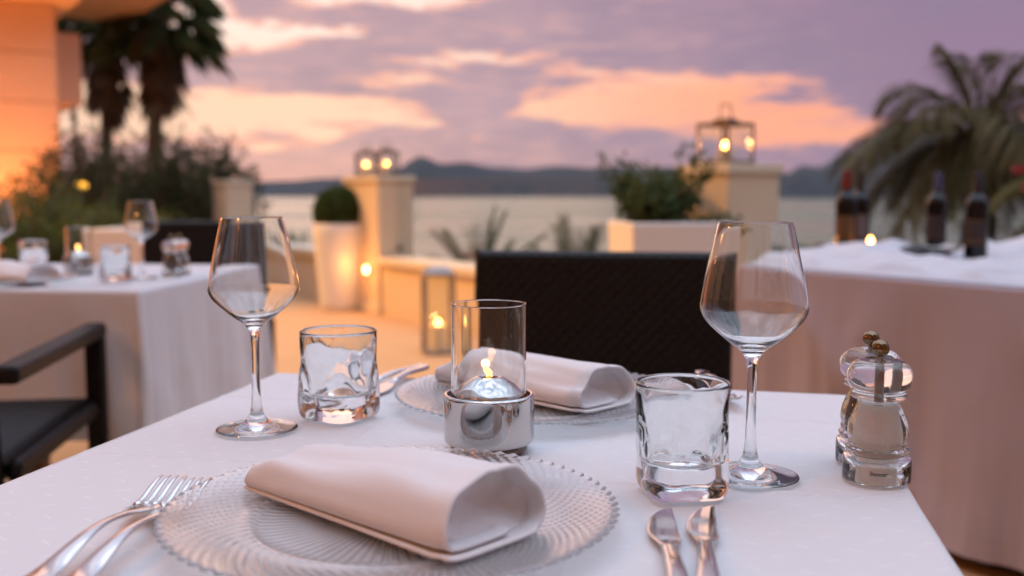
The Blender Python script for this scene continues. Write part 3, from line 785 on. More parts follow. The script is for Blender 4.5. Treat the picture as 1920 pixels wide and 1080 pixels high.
# ------------------------------------------------------------------ chairs
def weave_panel(w, h, t, sx=.026, sz=.0135, amp=.0030, res=None):
    """rounded slab with a real basket-weave relief on its faces; local x across, z up, y thickness"""
    b = MB(); nx = int(w / sx * 6); nzv = int(h / sz * 5)
    rc = .018
    def face(sgn):
        def fn(u, v):
            x = (u - .5) * w; z = v * h
            row = int(z / sz); fz = (z / sz) % 1
            ph = (x / sx + .5 * (row % 2))
            d = amp * (math.sin(PI * fz) ** .6) * (.45 + .55 * math.sin(2 * PI * ph))
            ex = max(0, abs(x) - (w / 2 - rc)) / rc; ez = max(0, max(z - (h - rc), rc - z)) / rc
            rr = min(1, math.sqrt(ex * ex + ez * ez))
            th = t / 2 * math.sqrt(max(0, 1 - rr * rr * .96))
            return (x, sgn * (th + d * (1 - rr)), z)
        return fn
    b.grid(face(1), nx, nzv); b.grid(face(-1), nx, nzv)
    return b
def rbar(b, pts, wx, wz):
    b.tube(pts, wx, 8, flat=wz / wx)
def make_chair(arms=True):
    e = empty('wicker_armchair' if arms else 'wicker_chair', (0, 0, 0), 0, '-', 'chair', 'black wicker chairs')
    # local: faces -y (front), back at +y
    bk = weave_panel(.50 if arms else .535, .44, .045)
    M_ = Matrix.Translation((0, .325, .43)) @ Matrix.Rotation(R(-7), 4, 'X')
    bk.v = [tuple(M_ @ Vector(p)) for p in bk.v]; bk.build('backrest', M_WICKER, e)
    st = weave_panel(.49, .57, .05); Ms = Matrix.Translation((0, .33, .468)) @ Matrix.Rotation(PI / 2, 4, 'X')
    st.v = [tuple(Ms @ Vector(p)) for p in st.v]; st.build('seat', M_WICKER, e)
    for s in (-1, 1):
        ap = weave_panel(.57, .045, .03); Ma = Matrix.Translation((s * .262, .035, .448)) @ Matrix.Rotation(PI / 2, 4, 'Z')
        ap.v = [tuple(Ma @ Vector(p)) for p in ap.v]; ap.build('side_rail', M_WICKER, e)
    ap = weave_panel(.50, .045, .03); ap.v = [(x, y - .262, z + .448) for x, y, z in ap.v]; ap.build('front_rail', M_WICKER, e)
    for s in (-1, 1):
        hp = .65 if arms else .45
        MB().box((s * .268, -.262, hp / 2), (.044, .044, hp)).build('front_post' if arms else 'front_leg', M_WICKER, e, smooth=False, bevel=.01)
        MB().box((s * .262, .330, .225), (.040, .040, .45)).build('rear_leg', M_WICKER, e, smooth=False, bevel=.01)
        if not arms: continue
        A = MB(); A.box((0, 0, 0), (.050, .64, .036)); MA = Matrix.Translation((s * .268, .036, .658)) @ Matrix.Rotation(R(0), 4, 'X')
        A.v = [tuple(MA @ Vector(p)) for p in A.v]; A.build('armrest', M_WICKER, e, smooth=False, bevel=.012)
    return e
sc_ = make_chair(False)
ch = make_chair()
place(sc_, (.128, 1.735, 0), R(-9), 'black wicker chair directly across the near table, its back to the sea')
place(ch, (-1.235, 2.125, 0), PI + R(8), 'black armchair drawn up to the left table, only armrest and seat side showing')
c3 = copy_tree(sc_); place(c3, (-1.27, 3.98, 0), R(6), 'black wicker chair behind the left table')

# ------------------------------------------------------------------ tables and cloths
def table_base(name, loc, rz, w, d, label, h=.735, ins=.05):
    e = empty(name, loc, rz, label, 'table')
    MB().box((0, 0, h - .016), (w, d, .03)).build('table_top', M_WOOD, e, smooth=False, bevel=.004)
    for sx in (-1, 1):
        for sy in (-1, 1): MB().box((sx * (w / 2 - ins), sy * (d / 2 - ins), (h - .032) / 2), (.05, .05, h - .032)).build('leg', M_WOOD, e, smooth=False)
    return e
def cloth_mesh(w, d, ztop, zhem, rad=.012, fold=.012, flare=.03, seed=0, crease=(), lump=None, nper=320, fr=6, diag=(), N=84):
    """draped cloth: flat top, rounded edge, hanging skirt with soft folds"""
    b = MB()
    def top(u, v):
        x = (u - .5) * (w - 2 * rad); y = (v - .5) * (d - 2 * rad)
        z = ztop + .0007 * nz(x * 9, y * 9, seed) + .0006 * nz(x * 3.5 + y * 5, y * 2 - x, seed + 4)
        for (ax, c, amp, wd) in crease:
            q = (x if ax == 'x' else y) - c
            z += amp * math.exp(-(q / wd) ** 2)
        if lump: z += lump(x, y)
        return (x, y, z)
    b.grid(top, N, N)
    # perimeter loop, outwards normal at corners
    per = []
    hw, hd = w / 2 - rad, d / 2 - rad
    segs = [((-hw, -hd), (hw, -hd), (0, -1)), ((hw, -hd), (hw, hd), (1, 0)), ((hw, hd), (-hw, hd), (0, 1)), ((-hw, hd), (-hw, -hd), (-1, 0))]
    for (p, q, n) in segs:
        m = int(nper / 4)
        for i in range(m): per.append((lerp(p[0], q[0], i / m), lerp(p[1], q[1], i / m), n, i / m))
        a0 = math.atan2(n[1], n[0])
        for i in range(10): 
            a = a0 + PI / 2 * i / 10; per.append((q[0], q[1], (math.cos(a), math.sin(a)), 2 + i / 10))
    rows = [('a', k / 6) for k in range(7)] + [('d', (k + 1) / 16) for k in range(16)]
    vs = []
    L = len(per); dist = 0; tot = 0
    for ri, (kind, t) in enumerate(rows):
        for i, (x, y, n, s) in enumerate(per):
            corner = math.sin(PI * (s - 2)) if s >= 2 else 0
            th = i / L * 2 * PI
            if kind == 'a':
                a = t * PI / 2; o = rad * math.sin(a); z = ztop - rad * (1 - math.cos(a))
                zl = 0
                if lump: zl = lump(x, y) * (1 - t)
                o += .0022 * t * nz(x * 9, y * 9, seed + 6)
                vs.append((x + n[0] * o, y + n[1] * o, z + zl))
            else:
                z = lerp(ztop - rad, zhem, t)
                wave = fold * t * (nz(math.cos(th) * fr + t * .8, math.sin(th) * fr, seed + t * .5) * 1.3 + .5 * nz(math.cos(th) * 3 * fr, math.sin(th) * 3 * fr, seed + 3))
                o = rad + flare * t * .5 + wave + corner * flare * 1.5 * t
                o += .002 * nz(i * .15, t * 6, seed)
                if n == (0, -1):
                    for (a0, a1, am, wd) in diag: o += am * sm(0, .25, t) * math.exp(-((s - lerp(a0, a1, t)) / wd) ** 2)
                vs.append((x + n[0] * o, y + n[1] * o, z))
    fs = []
    for r_ in range(len(rows) - 1):
        for i in range(L):
            j = (i + 1) % L; fs.append((r_ * L + i, r_ * L + j, (r_ + 1) * L + j, (r_ + 1) * L + i))
    b.add(vs, [f[::-1] for f in fs]); return b
RZ = R(-11.8)
TC = Vector((-.037, .877, 0))
table_base('dining_table', tuple(TC), RZ, .72, .78, 'square dining table hidden under the near white cloth')
o = cloth_mesh(.742, .80, .750, .42, .010, seed=2, crease=(('y', .235, .0018, .004), ('y', -.03, .0017, .004), ('x', .12, .0016, .004), ('x', -.13, .0014, .004)), N=220).build('tablecloth', M_CLOTH, loc=tuple(TC)); o.rotation_euler.z = RZ
setp(o, 'white damask cloth on the near table with small woven dashes', 'tablecloth')

RL = R(-5.5)
uL = Vector((math.sin(-RL), math.cos(RL), 0)); vL = Vector((math.cos(RL), math.sin(RL), 0))
LC = Vector((-.915, 2.475, 0)) - vL * .45 + uL * .44
table_base('dining_table', tuple(LC), RL, .88, .86, 'dining table hidden under the left white cloth', ins=.22)
o = cloth_mesh(.90, .88, .750, .37, .012, .018, .022, seed=5).build('tablecloth', M_LINEN, loc=tuple(LC)); o.rotation_euler.z = RL
setp(o, 'white cloth hanging over the left table by the armchair', 'tablecloth')

ST = Vector((.74, 3.385, 0))                                    # serving table: left front corner
dS = Vector((.53, -.848, 0)).normalized(); nS = Vector((.848, .53, 0)).normalized()
RS = math.atan2(dS.y, dS.x)
SC = ST + dS * 1.0 + nS * .62
table_base('serving_table', tuple(SC), RS, 1.96, 1.20, 'long serving table hidden under white cloth behind the pepper mills')
o = cloth_mesh(2.0, 1.24, .748, .045, .012, .055, .05, seed=9, nper=420, fr=9, diag=((.10, .42, .022, .035), (.30, .16, .014, .03), (.48, .80, .026, .03), (.62, .55, .012, .02))).build('tablecloth', M_SHADED, loc=tuple(SC)); o.rotation_euler.z = RS
setp(o, 'floor-length cloth over the serving table, shade put into its colour', 'tablecloth')
# crumpled runner pushed up round the tray (local: x along dS, y along nS)
def bunch(x, y):
    e = 1 - sm(.40, .60, abs(y)); f = sm(-.58, -.50, y)
    h = .012 + .050 * max(0, nz(x * 4.2, y * 5.0, 2.1) + .30) + .020 * (1 - min(1, 3.2 * abs(nz(x * 5.5, y * 7.5, 5)))) ** 1.5
    ring = sm(.14, .34, abs(y + .02)) * .8 + .2
    ring = max(ring, sm(.30, .62, abs(x + .25)))
    h = h * ring * (.72 + .28 * sm(-.35, .1, y))
    h += .060 * math.exp(-((x + .80) / .15) ** 2 - ((y + .22) / .15) ** 2) + .06 * math.exp(-((x + .50) / .16) ** 2 - ((y - .40) / .12) ** 2)
    h += .05 * math.exp(-((x - .10) / .14) ** 2 - ((y - .10) / .16) ** 2)
    edge = sm(-.60, -.53, y) * (1 - sm(.50, .59, y)) * sm(-.98, -.92, x) * (1 - sm(.92, .98, x))
    return .0015 + h * edge
b = MB().grid(lambda u, v: ((u - .5) * 1.97, (v - .5) * 1.20, .750 + bunch((u - .5) * 1.97, (v - .5) * 1.20)), 190, 120)
o = b.build('bunched_cloth', linen('crumpled_linen', col=(.60, .60, .65)), loc=tuple(SC)); o.rotation_euler.z = RS
setp(o, 'crumpled white cloth bunched up around the wine bottles', 'cloth')

# ------------------------------------------------------------------ tableware prototypes
def wine_glass():
    out = spline([(.0405, .0008), (.038, .0022), (.026, .0036), (.014, .0075), (.0072, .016), (.0048, .030), (.0041, .055), (.0041, .080), (.0046, .095), (.0066, .104), (.0115, .1105), (.021, .1175), (.0325, .1275), (.0405, .136), (.0440, .1435), (.0441, .150), (.0418, .164), (.0370, .188), (.0318, .212), (.0300, .2185)], 4)
    inn = spline([(.0292, .2184), (.0310, .212), (.0362, .188), (.0410, .164), (.0432, .150), (.0430, .144), (.0394, .137), (.0314, .1288), (.0200, .1195), (.0100, .1150), (.004, .1138), (0, .1136)], 4)
    prof = [(0, .0006), (.038, .0003)] + out + [(.0299, .2190), (.0294, .2190)] + inn
    return MB().lathe([(r, z * .972) for r, z in prof], 72)
def tumbler(rt, rb, h, seed, n0=4.2, waist=.03):
    b = MB(); S = 120
    def sup(th, r, n):
        c, s = abs(math.cos(th)), abs(math.sin(th)); return r / ((c ** n + s ** n) ** (1 / n))
    rings = []
    K = 40
    def wob(th, z, a): return a * (nz(math.cos(th) * 1.9, math.sin(th) * 1.9, z * 34 + seed) + .35 * nz(math.cos(th) * 4.5, math.sin(th) * 4.5, z * 70 + seed))
    rings.append([(0, 0, .004)])
    for f in (.35, .7, .9): rings.append([(sup(t, rb * f * .96, n0) * math.cos(t), sup(t, rb * f * .96, n0) * math.sin(t), .004 - .0035 * f) for t in [2 * PI * i / S for i in range(S)]])
    for k in range(K + 1):
        v = k / K; z = .0012 + (h - .0012) * v
        n = lerp(n0, 2.0, sm(.15, .72, v)); r = lerp(rb, rt, sm(.1, .95, v)) * (1 - waist * math.exp(-((v - .34) / .14) ** 2)) * (1 - .09 * math.exp(-(v / .05) ** 1.2))
        a = .0010 * (1 - sm(.78, .97, v))
        rings.append([((sup(t, r, n) + wob(t, z, a)) * math.cos(t), (sup(t, r, n) + wob(t, z, a)) * math.sin(t), z) for t in [2 * PI * i / S for i in range(S)]])
    rings.append([((rt - .0010) * math.cos(t), (rt - .0010) * math.sin(t), h + .0008) for t in [2 * PI * i / S for i in range(S)]])
    fz = .024
    for k in range(30):
        v = k / 29; z = lerp(h - .0002, fz + .004, v)
        r = lerp(rt - .0022, rb * .80, sm(0, 1, v)); n = lerp(2, 2.7, v)
        a = .0009 * sm(.05, .25, v)
        rings.append([((sup(t, r, n) + wob(t, z + 3, a)) * math.cos(t), (sup(t, r, n) + wob(t, z + 3, a)) * math.sin(t), z) for t in [2 * PI * i / S for i in range(S)]])
    for f, dz in ((.86, .001), (.6, 0), (.3, .0004)):
        r = rb * .80 * f; rings.append([(sup(t, r, 2.5) * math.cos(t), sup(t, r, 2.5) * math.sin(t), fz + dz + .0010 * nz(math.cos(t) * 3 * f, math.sin(t) * 3 * f, seed)) for t in [2 * PI * i / S for i in range(S)]])
    rings.append([(0, 0, fz)])
    vs, idx, fs = [], [], []
    for r in rings: idx.append(list(range(len(vs), len(vs) + len(r)))); vs += r
    for p, q in zip(idx, idx[1:]):
        for i in range(S):
            j = (i + 1) % S
            if len(p) == 1: fs.append((p[0], q[j], q[i]))
            elif len(q) == 1: fs.append((p[i], p[j], q[0]))
            else: fs.append((p[i], p[j], q[j], q[i]))
    return b.add(vs, fs)
def charger():
    Rr = .160; N = 76; S = N * 10
    def tw(r): return 1.15 * ((r - .03) / .137) ** 1.3 if r > .03 else 0
    tops = [(.0, .0042), (.02, .0042), (.05, .0042), (.085, .0042), (.094, .0046), (.0985, .0062), (.101, .0074), (.1035, .0070), (.108, .0066)] + [(lerp(.112, Rr, t / 14), lerp(.0068, .0150, (t / 14) ** 1.25)) for t in range(15)]
    bots = [(r, z - lerp(.0027, .0018, sm(.12, .16, r))) for r, z in tops][::-1]
    rings = []
    def ring(r, z, amp, ph, sc):
        o = []
        for i in range(S):
            t = 2 * PI * i / S; c = math.cos(N * (t - tw(r)) + ph)
            rr = r * (1 + sc * (abs(math.cos(N / 2 * (t - tw(r)))) ** .8 - .5))
            o.append((rr * math.cos(t), rr * math.sin(t), z + amp * c))
        return o
    for r, z in tops:
        if r == 0: rings.append([(0, 0, z)]); continue
        k = sm(.015, .06, r); big = sm(.104, .125, r)
        rings.append(ring(r, z, .00012 * k + .00060 * big, 0, .022 * sm(.150, .167, r)))
    rings.append(ring(Rr + .0012, .0136, .0004, 0, .024))
    for r, z in bots:
        if r == 0: rings.append([(0, 0, max(z, .0006))]); continue
        k = sm(.015, .06, r); big = sm(.104, .125, r)
        rings.append(ring(r, max(z, .0008), -(.00030 * k + .00055 * big), 0, .022 * sm(.150, .167, r)))
    b = MB(); vs, idx, fs = [], [], []
    for r in rings: idx.append(list(range(len(vs), len(vs) + len(r)))); vs += r
    for p, q in zip(idx, idx[1:]):
        for i in range(S):
            j = (i + 1) % S
            if len(p) == 1: fs.append((p[0], q[i], q[j]))
            elif len(q) == 1: fs.append((p[i], q[0], p[j]))
            else: fs.append((p[i], q[i], q[j], p[j]))
    return b.add(vs, fs)
def napkin_mesh(L, wd, hh, seed, endA=.75):
    """folded napkin loosely rolled over; axis local +x (open end at +x), local y across (flap towards -y)"""
    path = spline([(-.535, .075), (-.43, .020), (-.1, .008), (.25, .010), (.44, .06), (.52, .28), (.47, .60), (.30, .88), (.04, 1.0), (-.22, .93), (-.42, .68), (-.525, .38), (-.520, .20), (-.44, .115), (-.10, .10), (.04, .11), (.10, .14)], 5)
    nu = 60; b = MB(); m = len(path)
    def fn(u, v):
        k = min(m - 1, int(round(v * (m - 1)))); a, z = path[k]
        x = (u - .5) * L
        hs = lerp(endA, 1.0, sm(0, .8, u)) * (1 + .05 * math.sin(u * 5 + seed)); ws = lerp(.92, 1.0, sm(0, .7, u))
        q = Vector((x * 11, a * 3.4, z * 2.4 + seed))
        hem = .0013 * sm(.945, .952, u) 
        dz = hem + .0055 * noise.noise(q) * sm(.15, .6, z) + .0016 * noise.noise(Vector((x * 9 + a * 4, a * 9, z * 7 + seed))) * sm(.1, .5, z)
        dy = .003 * noise.noise(q + Vector((5, 5, 5))) * sm(.1, .5, z)
        # ends: slight sag at the closed end, skewed mouth at the open end
        skew = -.010 * (z - .2) * sm(.6, 1, u) + .012 * (z - .3) * (1 - sm(0, .4, u))
        flap = -.008 * sm(.5, 1, u) * max(0, -a - .4) / .26 if z < .2 and k < m * .2 else 0
        pinch = 1 - .35 * (1 - sm(0, .10, u)) * sm(.2, .8, z)
        return (x + skew + (.004 * sm(.6, 1, u) if k < m * .22 else 0), a * wd * ws + dy + flap, .0030 + z * hh * hs * pinch + dz)
    b.grid(fn, nu, m - 1)
    # inner folds that close the roll a little way in from the open mouth
    i0, i1 = int(m * .10), int(m * .70)
    def inner(u, v):
        k0 = v * (i1 - i0) * .5
        A = fn(.93, (i0 + (i1 - i0) * (.5 - .5 * u * 1.0)) / (m - 1)); B = fn(.93, (i0 + (i1 - i0) * (.5 + .5 * u)) / (m - 1))
        p = Vector(A).lerp(Vector(B), v)
        p.x += -.014 * math.sin(PI * v) * math.sin(PI * min(1, u * .9 + .05)) + .003 * nz(u * 6, v * 6, seed)
        return tuple(p)
    b.grid(inner, 16, 12)
    return b
def fork_mesh():
    b = MB()
    # along local y: tips at +y. z profile of the arched stem
    zz = lambda s: .0022 + .018 * math.exp(-((s - .085) / .05) ** 2) + .004 * math.exp(-((s - .19) / .02) ** 2) * 0
    def strip(s0, s1, n, wfun, tfun):
        vs, fs = [], []; K = 14
        for i in range(n + 1):
            s = lerp(s0, s1, i / n); w = wfun(s); t = tfun(s)
            for k in range(K):
                a = 2 * PI * k / K
                vs.append((w * math.cos(a), s, zc_(s) + t * math.sin(a)))
        for i in range(n):
            for k in range(K):
                l = (k + 1) % K; fs.append((i * K + k, i * K + l, (i + 1) * K + l, (i + 1) * K + k))
        fs.append(tuple(range(K))[::-1]); fs.append(tuple(n * K + k for k in range(K)))
        b.add(vs, [f[::-1] for f in fs])
    def zc_(s):      # s from 0 (handle end) to .205 (tips)
        return .0032 + .012 * math.exp(-((s - .085) / .062) ** 2) + .012 * sm(.160, .207, s) + .003 * math.exp(-((s - 0) / .02) ** 2)
    strip(0, .148, 44, lambda s: lerp(.0095, .0036, sm(0, .105, s)) * math.sqrt(min(1, s / .012 + .15)) + .0086 * sm(.122, .149, s), lambda s: .0019)
    strip(.1475, .162, 6, lambda s: lerp(.0122, .0126, (s - .147) / .015), lambda s: .0014)
    for k in range(4):
        x0 = (k - 1.5) * .0064
        pts = [(x0 * lerp(1.05, 1.0, t / 10), lerp(.161, .207, t / 10), zc_(lerp(.161, .207, t / 10))) for t in range(11)]
        b.tube(pts, [.0026 - .0014 * (t / 10) ** 2 for t in range(11)], 8, flat=.62)
    return b
def knife_mesh():
    """local y: handle end at 0, tip at .205; straight back on +x, belly of the blade on -x"""
    b = MB(); n = 84; vs, fs = [], []; K = 16
    for i in range(n + 1):
        s = i / n * .2045
        if s < .112:
            w = lerp(.0088, .0054, sm(0, .1, s)) * math.sqrt(min(1, s / .012 + .12)); xl, xr = -w, w
            t = lerp(.0034, .0028, s / .112); z = .0042 + .0030 * math.exp(-((s - .07) / .04) ** 2); ex = .8
        else:
            q = min(1, (s - .112) / .093)
            xr = lerp(.0054, .0098, sm(0, .22, q)); xl = -lerp(.0054, .0118, sm(0, .40, q))
            if q > .42: xl = xr - (xr - xl) * math.sqrt(max(.0004, 1 - ((q - .42) / .58) ** 2))
            t = lerp(.0028, .0007, sm(0, .18, q)); z = lerp(.0042, .0016, sm(0, .6, q)); ex = lerp(.8, .35, sm(0, .2, q))
        c0, w = (xl + xr) / 2, (xr - xl) / 2
        for k in range(K):
            a = 2 * PI * k / K; c = math.cos(a)
            vs.append((c0 + w * math.copysign(abs(c) ** ex, c), s, z + t * math.sin(a)))
    for i in range(n):
        for k in range(K):
            l = (k + 1) % K; fs.append((i * K + l, i * K + k, (i + 1) * K + k, (i + 1) * K + l))
    fs.append(tuple(range(K))); fs.append(tuple(n * K + k for k in range(K))[::-1])
    return b.add(vs, fs)
def mill(fill):
    e = empty('pepper_mill', (0, 0, 0), 0, '-', 'mill')
    body = spline([(.0272, .0004), (.0274, .010), (.0270, .0190), (.0245, .0215), (.0236, .0228), (.0252, .0248), (.0252, .0268), (.0230, .0285), (.0226, .0292), (.0238, .0308), (.0236, .0330), (.0232, .0345), (.0240, .0385), (.0238, .0440), (.0222, .0510), (.0195, .0575), (.0172, .0630), (.0168, .0655)], 4)
    MB().lathe([(0, .0200), (.0245, .0185), (.0250, .0010), (.0268, .0002)] + body + [(.015, .0663), (0, .0663)], 56).build('body', M_ACRYL, e)
    hd = spline([(.0170, .0675), (.0212, .0685), (.0224, .0705), (.0214, .0728), (.0196, .0742), (.0200, .0752), (.0236, .0780), (.0258, .0825), (.0263, .0875), (.0250, .0925), (.0215, .0970), (.0155, .1000), (.0080, .1012)], 4)
    MB().lathe([(0, .0672)] + hd + [(0, .1014)], 56).build('head', M_ACRYL, e)
    core = MB().lathe([(0, .0205), (.0110, .0205), (.0132, .030), (.0130, .040), (.0115, .052), (.0100, .0620), (0, .0622)], 32); core.build('filling', fill, e)
    MB().lathe([(0, .0005), (.0162, .0005), (.0165, .003), (.0160, .0182), (0, .0182)], 32).build('grinder', M_WHITEPL, e, auto=40)
    MB().lathe([(0, .0625), (.0026, .0625), (.0026, .1040), (0, .1040)], 12).build('shaft', M_GREYMET, e, auto=40)
    r = .0073; MB().lathe([(r * math.sin(PI * i / 16), .1095 - r * math.cos(PI * i / 16)) for i in range(17)], 28).build('knob', M_BALL, e)
    return e
def hurricane():
    e = empty('table_candle', (0, 0, 0), 0, '-', 'candle holder')
    MB().lathe([(0, .0006), (.0355, .0006), (.0360, .0050), (.0335, .0062), (0, .0062)], 48).build('foot', M_DARKMET, e, auto=40)
    cup = spline([(.0335, .0060), (.0375, .0062), (.0408, .0080), (.0419, .0120), (.0421, .020), (.0421, .048), (.0416, .0515), (.0400, .0525), (.0385, .0520), (.0380, .0500)], 4)
    MB().lathe([(0, .0060)] + cup + [(.0379, .040), (0, .040)], 72).build('cup', M_CHROME, e)
    MB().lathe([(.0332, .0405), (.0347, .0405), (.0347, .1350), (.0343, .1358), (.0336, .1358), (.0332, .1350)], 72, closed=True).build('chimney', M_GLASS, e, auto=25)
    dome = spline([(.0322, .0480), (.0318, .0520), (.0300, .0550), (.0240, .0605), (.0165, .0655), (.0125, .0675), (.0100, .0678), (.0086, .0668), (.0080, .0640)], 4)
    MB().lathe([(.0322, .0405)] + dome + [(.0078, .0560), (0, .0560)], 64).build('oil_lamp', M_CHROME, e)
    MB().lathe([(0, .0560), (.0018, .0560), (.0018, .0690), (.0010, .0700), (0, .0700)], 10).build('wick', M_WAX, e)
    f = flame_mb(.0115, .0036, -.5).build('flame', M_FLAME, e); f.location = (.0005, 0, .0685)
    l = candle_light((-.003, 0, .080), .35, e, .004)
    return e

MT = lambda x, y, z=.751: (x, y, z)
TZ = .7525
wg = wine_glass().build('wine_glass', M_GLASS); setp(wg, '-', 'wine glass', 'clear wine glasses')
place(wg, (.200, .834, TZ), 0, 'clear wine glass standing between tumbler and pepper mills on the near table')
def inst(o, loc, rz, label):
    return place(copy_tree(o), loc, rz, label)
inst(wg, (-.257, 1.004, TZ), 1.0, 'clear wine glass at the left of the near table, beside a tumbler')
tr = tumbler(.0372, .0330, .0885, 3).build('tumbler', M_GLASS); setp(tr, '-', 'tumbler', 'wavy square-bottomed tumblers')
place(tr, (.1345, .787, TZ), R(10), 'wavy glass tumbler right in front of the wine glass and knives')
tl = tumbler(.0402, .0360, .0925, 8, 4.0, .0).build('tumbler', M_GLASS); setp(tl, '-', 'tumbler', 'wavy square-bottomed tumblers')
place(tl, (-.183, 1.058, TZ), R(-33), 'wavy glass tumbler beside the left wine glass on the near table')
pl = charger().build('charger_plate', M_PRESS); setp(pl, '-', 'plate', 'fluted clear glass plates')
place(pl, (-.086, .712, TZ), 0, 'large fluted clear glass plate nearest the viewer, under a napkin')
inst(pl, (.031, 1.128, TZ), .3, 'fluted clear glass plate on the far side of the near table')
def napkin(L, wd, hh, seed, loc, rz, label, endA=.75):
    o = napkin_mesh(L, wd, hh, seed, endA).build('napkin', M_NAPKIN, loc=loc); o.rotation_euler.z = rz
    s = o.modifiers.new('thickness', 'SOLIDIFY'); s.thickness = .0030; s.offset = 0
    d = o.modifiers.new('smooth', 'SUBSURF'); d.levels = 1; d.render_levels = 1
    return setp(o, label, 'napkin', 'white rolled napkins')
napkin(.228, .090, .048, 1.0, (-.092, .722, TZ + .0045), R(-42), 'white cotton napkin rolled on the nearest glass plate', .62)
napkin(.232, .088, .042, 4.0, (.022, 1.150, TZ + .0045), R(-44), 'white cotton napkin rolled on the far glass plate of the near table', 1.12)
hc = hurricane(); place(hc, (-.0215, .925, TZ), 0, 'polished steel candle holder with glass chimney and lit flame on the near table', 'steel candle holders')
pm = mill(M_SALT); place(pm, (.3035, .826, TZ), R(0), 'clear acrylic mill filled with white salt, in front of its twin', 'acrylic mills')
pm2 = mill(M_PEPPER); place(pm2, (.3150, .880, TZ), 0, 'clear acrylic mill with dark pepper, half hidden behind the salt mill', 'acrylic mills')
# small printed mark on the salt mill's grinder
ft = bpy.data.curves.new('printed_mark', 'FONT'); ft.body = 'bewer'; ft.size = .0052; ft.shear = .35; ft.extrude = .00005; ft.align_x = 'CENTER'; ft.offset = .00008
fo = bpy.data.objects.new('printed_mark', ft); COL.objects.link(fo)
bpy.context.view_layer.update()
tm = bpy.data.meshes.new_from_object(fo.evaluated_get(bpy.context.evaluated_depsgraph_get())); bpy.data.objects.remove(fo)
tm.materials.clear(); tm.materials.append(M_INK)
fo = bpy.data.objects.new('printed_mark', tm); COL.objects.link(fo)
ga = R(-105); fo.parent = pm; fo.location = (.0172 * math.cos(ga), .0172 * math.sin(ga), .0095); fo.rotation_euler = (PI / 2, 0, ga + PI / 2)
fk = fork_mesh().build('fork', M_STEEL); setp(fk, '-', 'fork', 'steel forks')
def fork_at(o, tip, rz, label):       # put the tine tips over a point
    o.rotation_euler.z = rz; o.location = (tip[0] + math.sin(rz) * .207, tip[1] - math.cos(rz) * .207, TZ); o['label'] = label
fork_at(fk, (-.266, .780), R(-5), 'steel fork at the outer left of the nearest plate')
fork_at(copy_tree(fk), (-.245, .774), R(-4), 'steel fork touching the left rim of the nearest plate')
fork_at(copy_tree(fk), (.243, 1.085), R(180), 'steel fork beyond the tumbler, only its tine tips showing')
kn = knife_mesh().build('knife', M_STEEL); setp(kn, '-', 'knife', 'steel knives')
def knife_at(o, tip, rz, label):
    o.rotation_euler.z = rz; o.location = (tip[0] + math.sin(rz) * .205, tip[1] - math.cos(rz) * .205, TZ); o['label'] = label
knife_at(kn, (.110, .740), R(-4), 'steel knife closer to the nearest plate')
knife_at(copy_tree(kn), (.143, .746), R(-9), 'steel knife farther right of the nearest plate')
knife_at(copy_tree(kn), (-.205, 1.165), R(180 - 24), 'steel knife at the far left place, closer to the tumbler')
knife_at(copy_tree(kn), (-.172, 1.150), R(180 - 16), 'steel knife at the far left place, touching the far plate')

# ------------------------------------------------------------------ left table setting
LT = 'on the left table'
def LG(px, d):                         # a spot on the left table top from its bearing and distance
    return ((px - 960) / 1900.0 * d, d, TZ)
inst(wg, LG(265, 2.79), .5, 'wine glass on the left table in front of the dark shrubs')
inst(wg, LG(-4, 2.80), .2, 'wine glass on the left table cut by the picture edge')
inst(tl, LG(62, 3.02), .4, 'tumbler on the left table behind the napkin end')
inst(tl, LG(214, 2.73), .9, 'tumbler on the left table between candle and wine glass')
h2 = copy_tree(hc); place(h2, LG(147, 2.95), 0, 'steel candle holder with lit flame on the left table')
m3 = copy_tree(pm2); place(m3, LG(321, 2.87), .3, 'clear mill on the left table nearer the wine glass')
m4 = copy_tree(pm2); place(m4, LG(336, 2.93), .3, 'clear mill on the left table nearer the table edge')
inst(pl, LG(18, 2.66), .2, 'fluted glass plate on the left table under a napkin')
napkin(.25, .09, .043, 7.0, (LG(30, 2.66)[0], 2.66, TZ + .0045), R(-35), 'white rolled napkin on the left table', 1.0)
k5 = copy_tree(kn); k5.rotation_euler.z = R(-60); k5.location = (-1.17, 2.53, TZ); k5['label'] = 'steel knife near the front edge of the left table'

# ------------------------------------------------------------------ serving table things
tray = empty('serving_tray', (1.32, 3.58, .763), RS + R(30), 'dark tray among the crumpled cloth under the small candle', 'tray')
b = MB()
def rr(w, d, z, r=.03):
    pts = []
    for cx, cy_, a0 in ((w / 2 - r, d / 2 - r, 0), (-w / 2 + r, d / 2 - r, PI / 2), (-w / 2 + r, -d / 2 + r, PI), (w / 2 - r, -d / 2 + r, 1.5 * PI)):
        for i in range(6): pts.append((cx + r * math.cos(a0 + PI / 2 * i / 5), cy_ + r * math.sin(a0 + PI / 2 * i / 5), z))
    return pts
ls = [rr(.38, .30, 0), rr(.42, .34, .028), rr(.41, .33, .028), rr(.375, .295, .005)]
vs = sum(ls, []); n = 24; fs = [tuple(range(n))[::-1]]
for k in range(3):
    for i in range(n): j = (i + 1) % n; fs.append((k * n + i, k * n + j, (k + 1) * n + j, (k + 1) * n + i))
fs.append(tuple(3 * n + i for i in range(n)))
b.add(vs, fs).build('tray_body', mat('black_tray', (.02, .018, .018), .35), tray, auto=40)
for s in (-1, 1): MB().tube([(s * .20, -.05, .024), (s * .235, -.045, .034), (s * .242, 0, .036), (s * .235, .045, .034), (s * .20, .05, .024)], .006, 8).build('handle', M_DARKMET, tray)
pw = empty('black_pouch', (1.40, 3.52, .769), .4, 'small black rounded pouch lying on the dark tray', 'pouch')
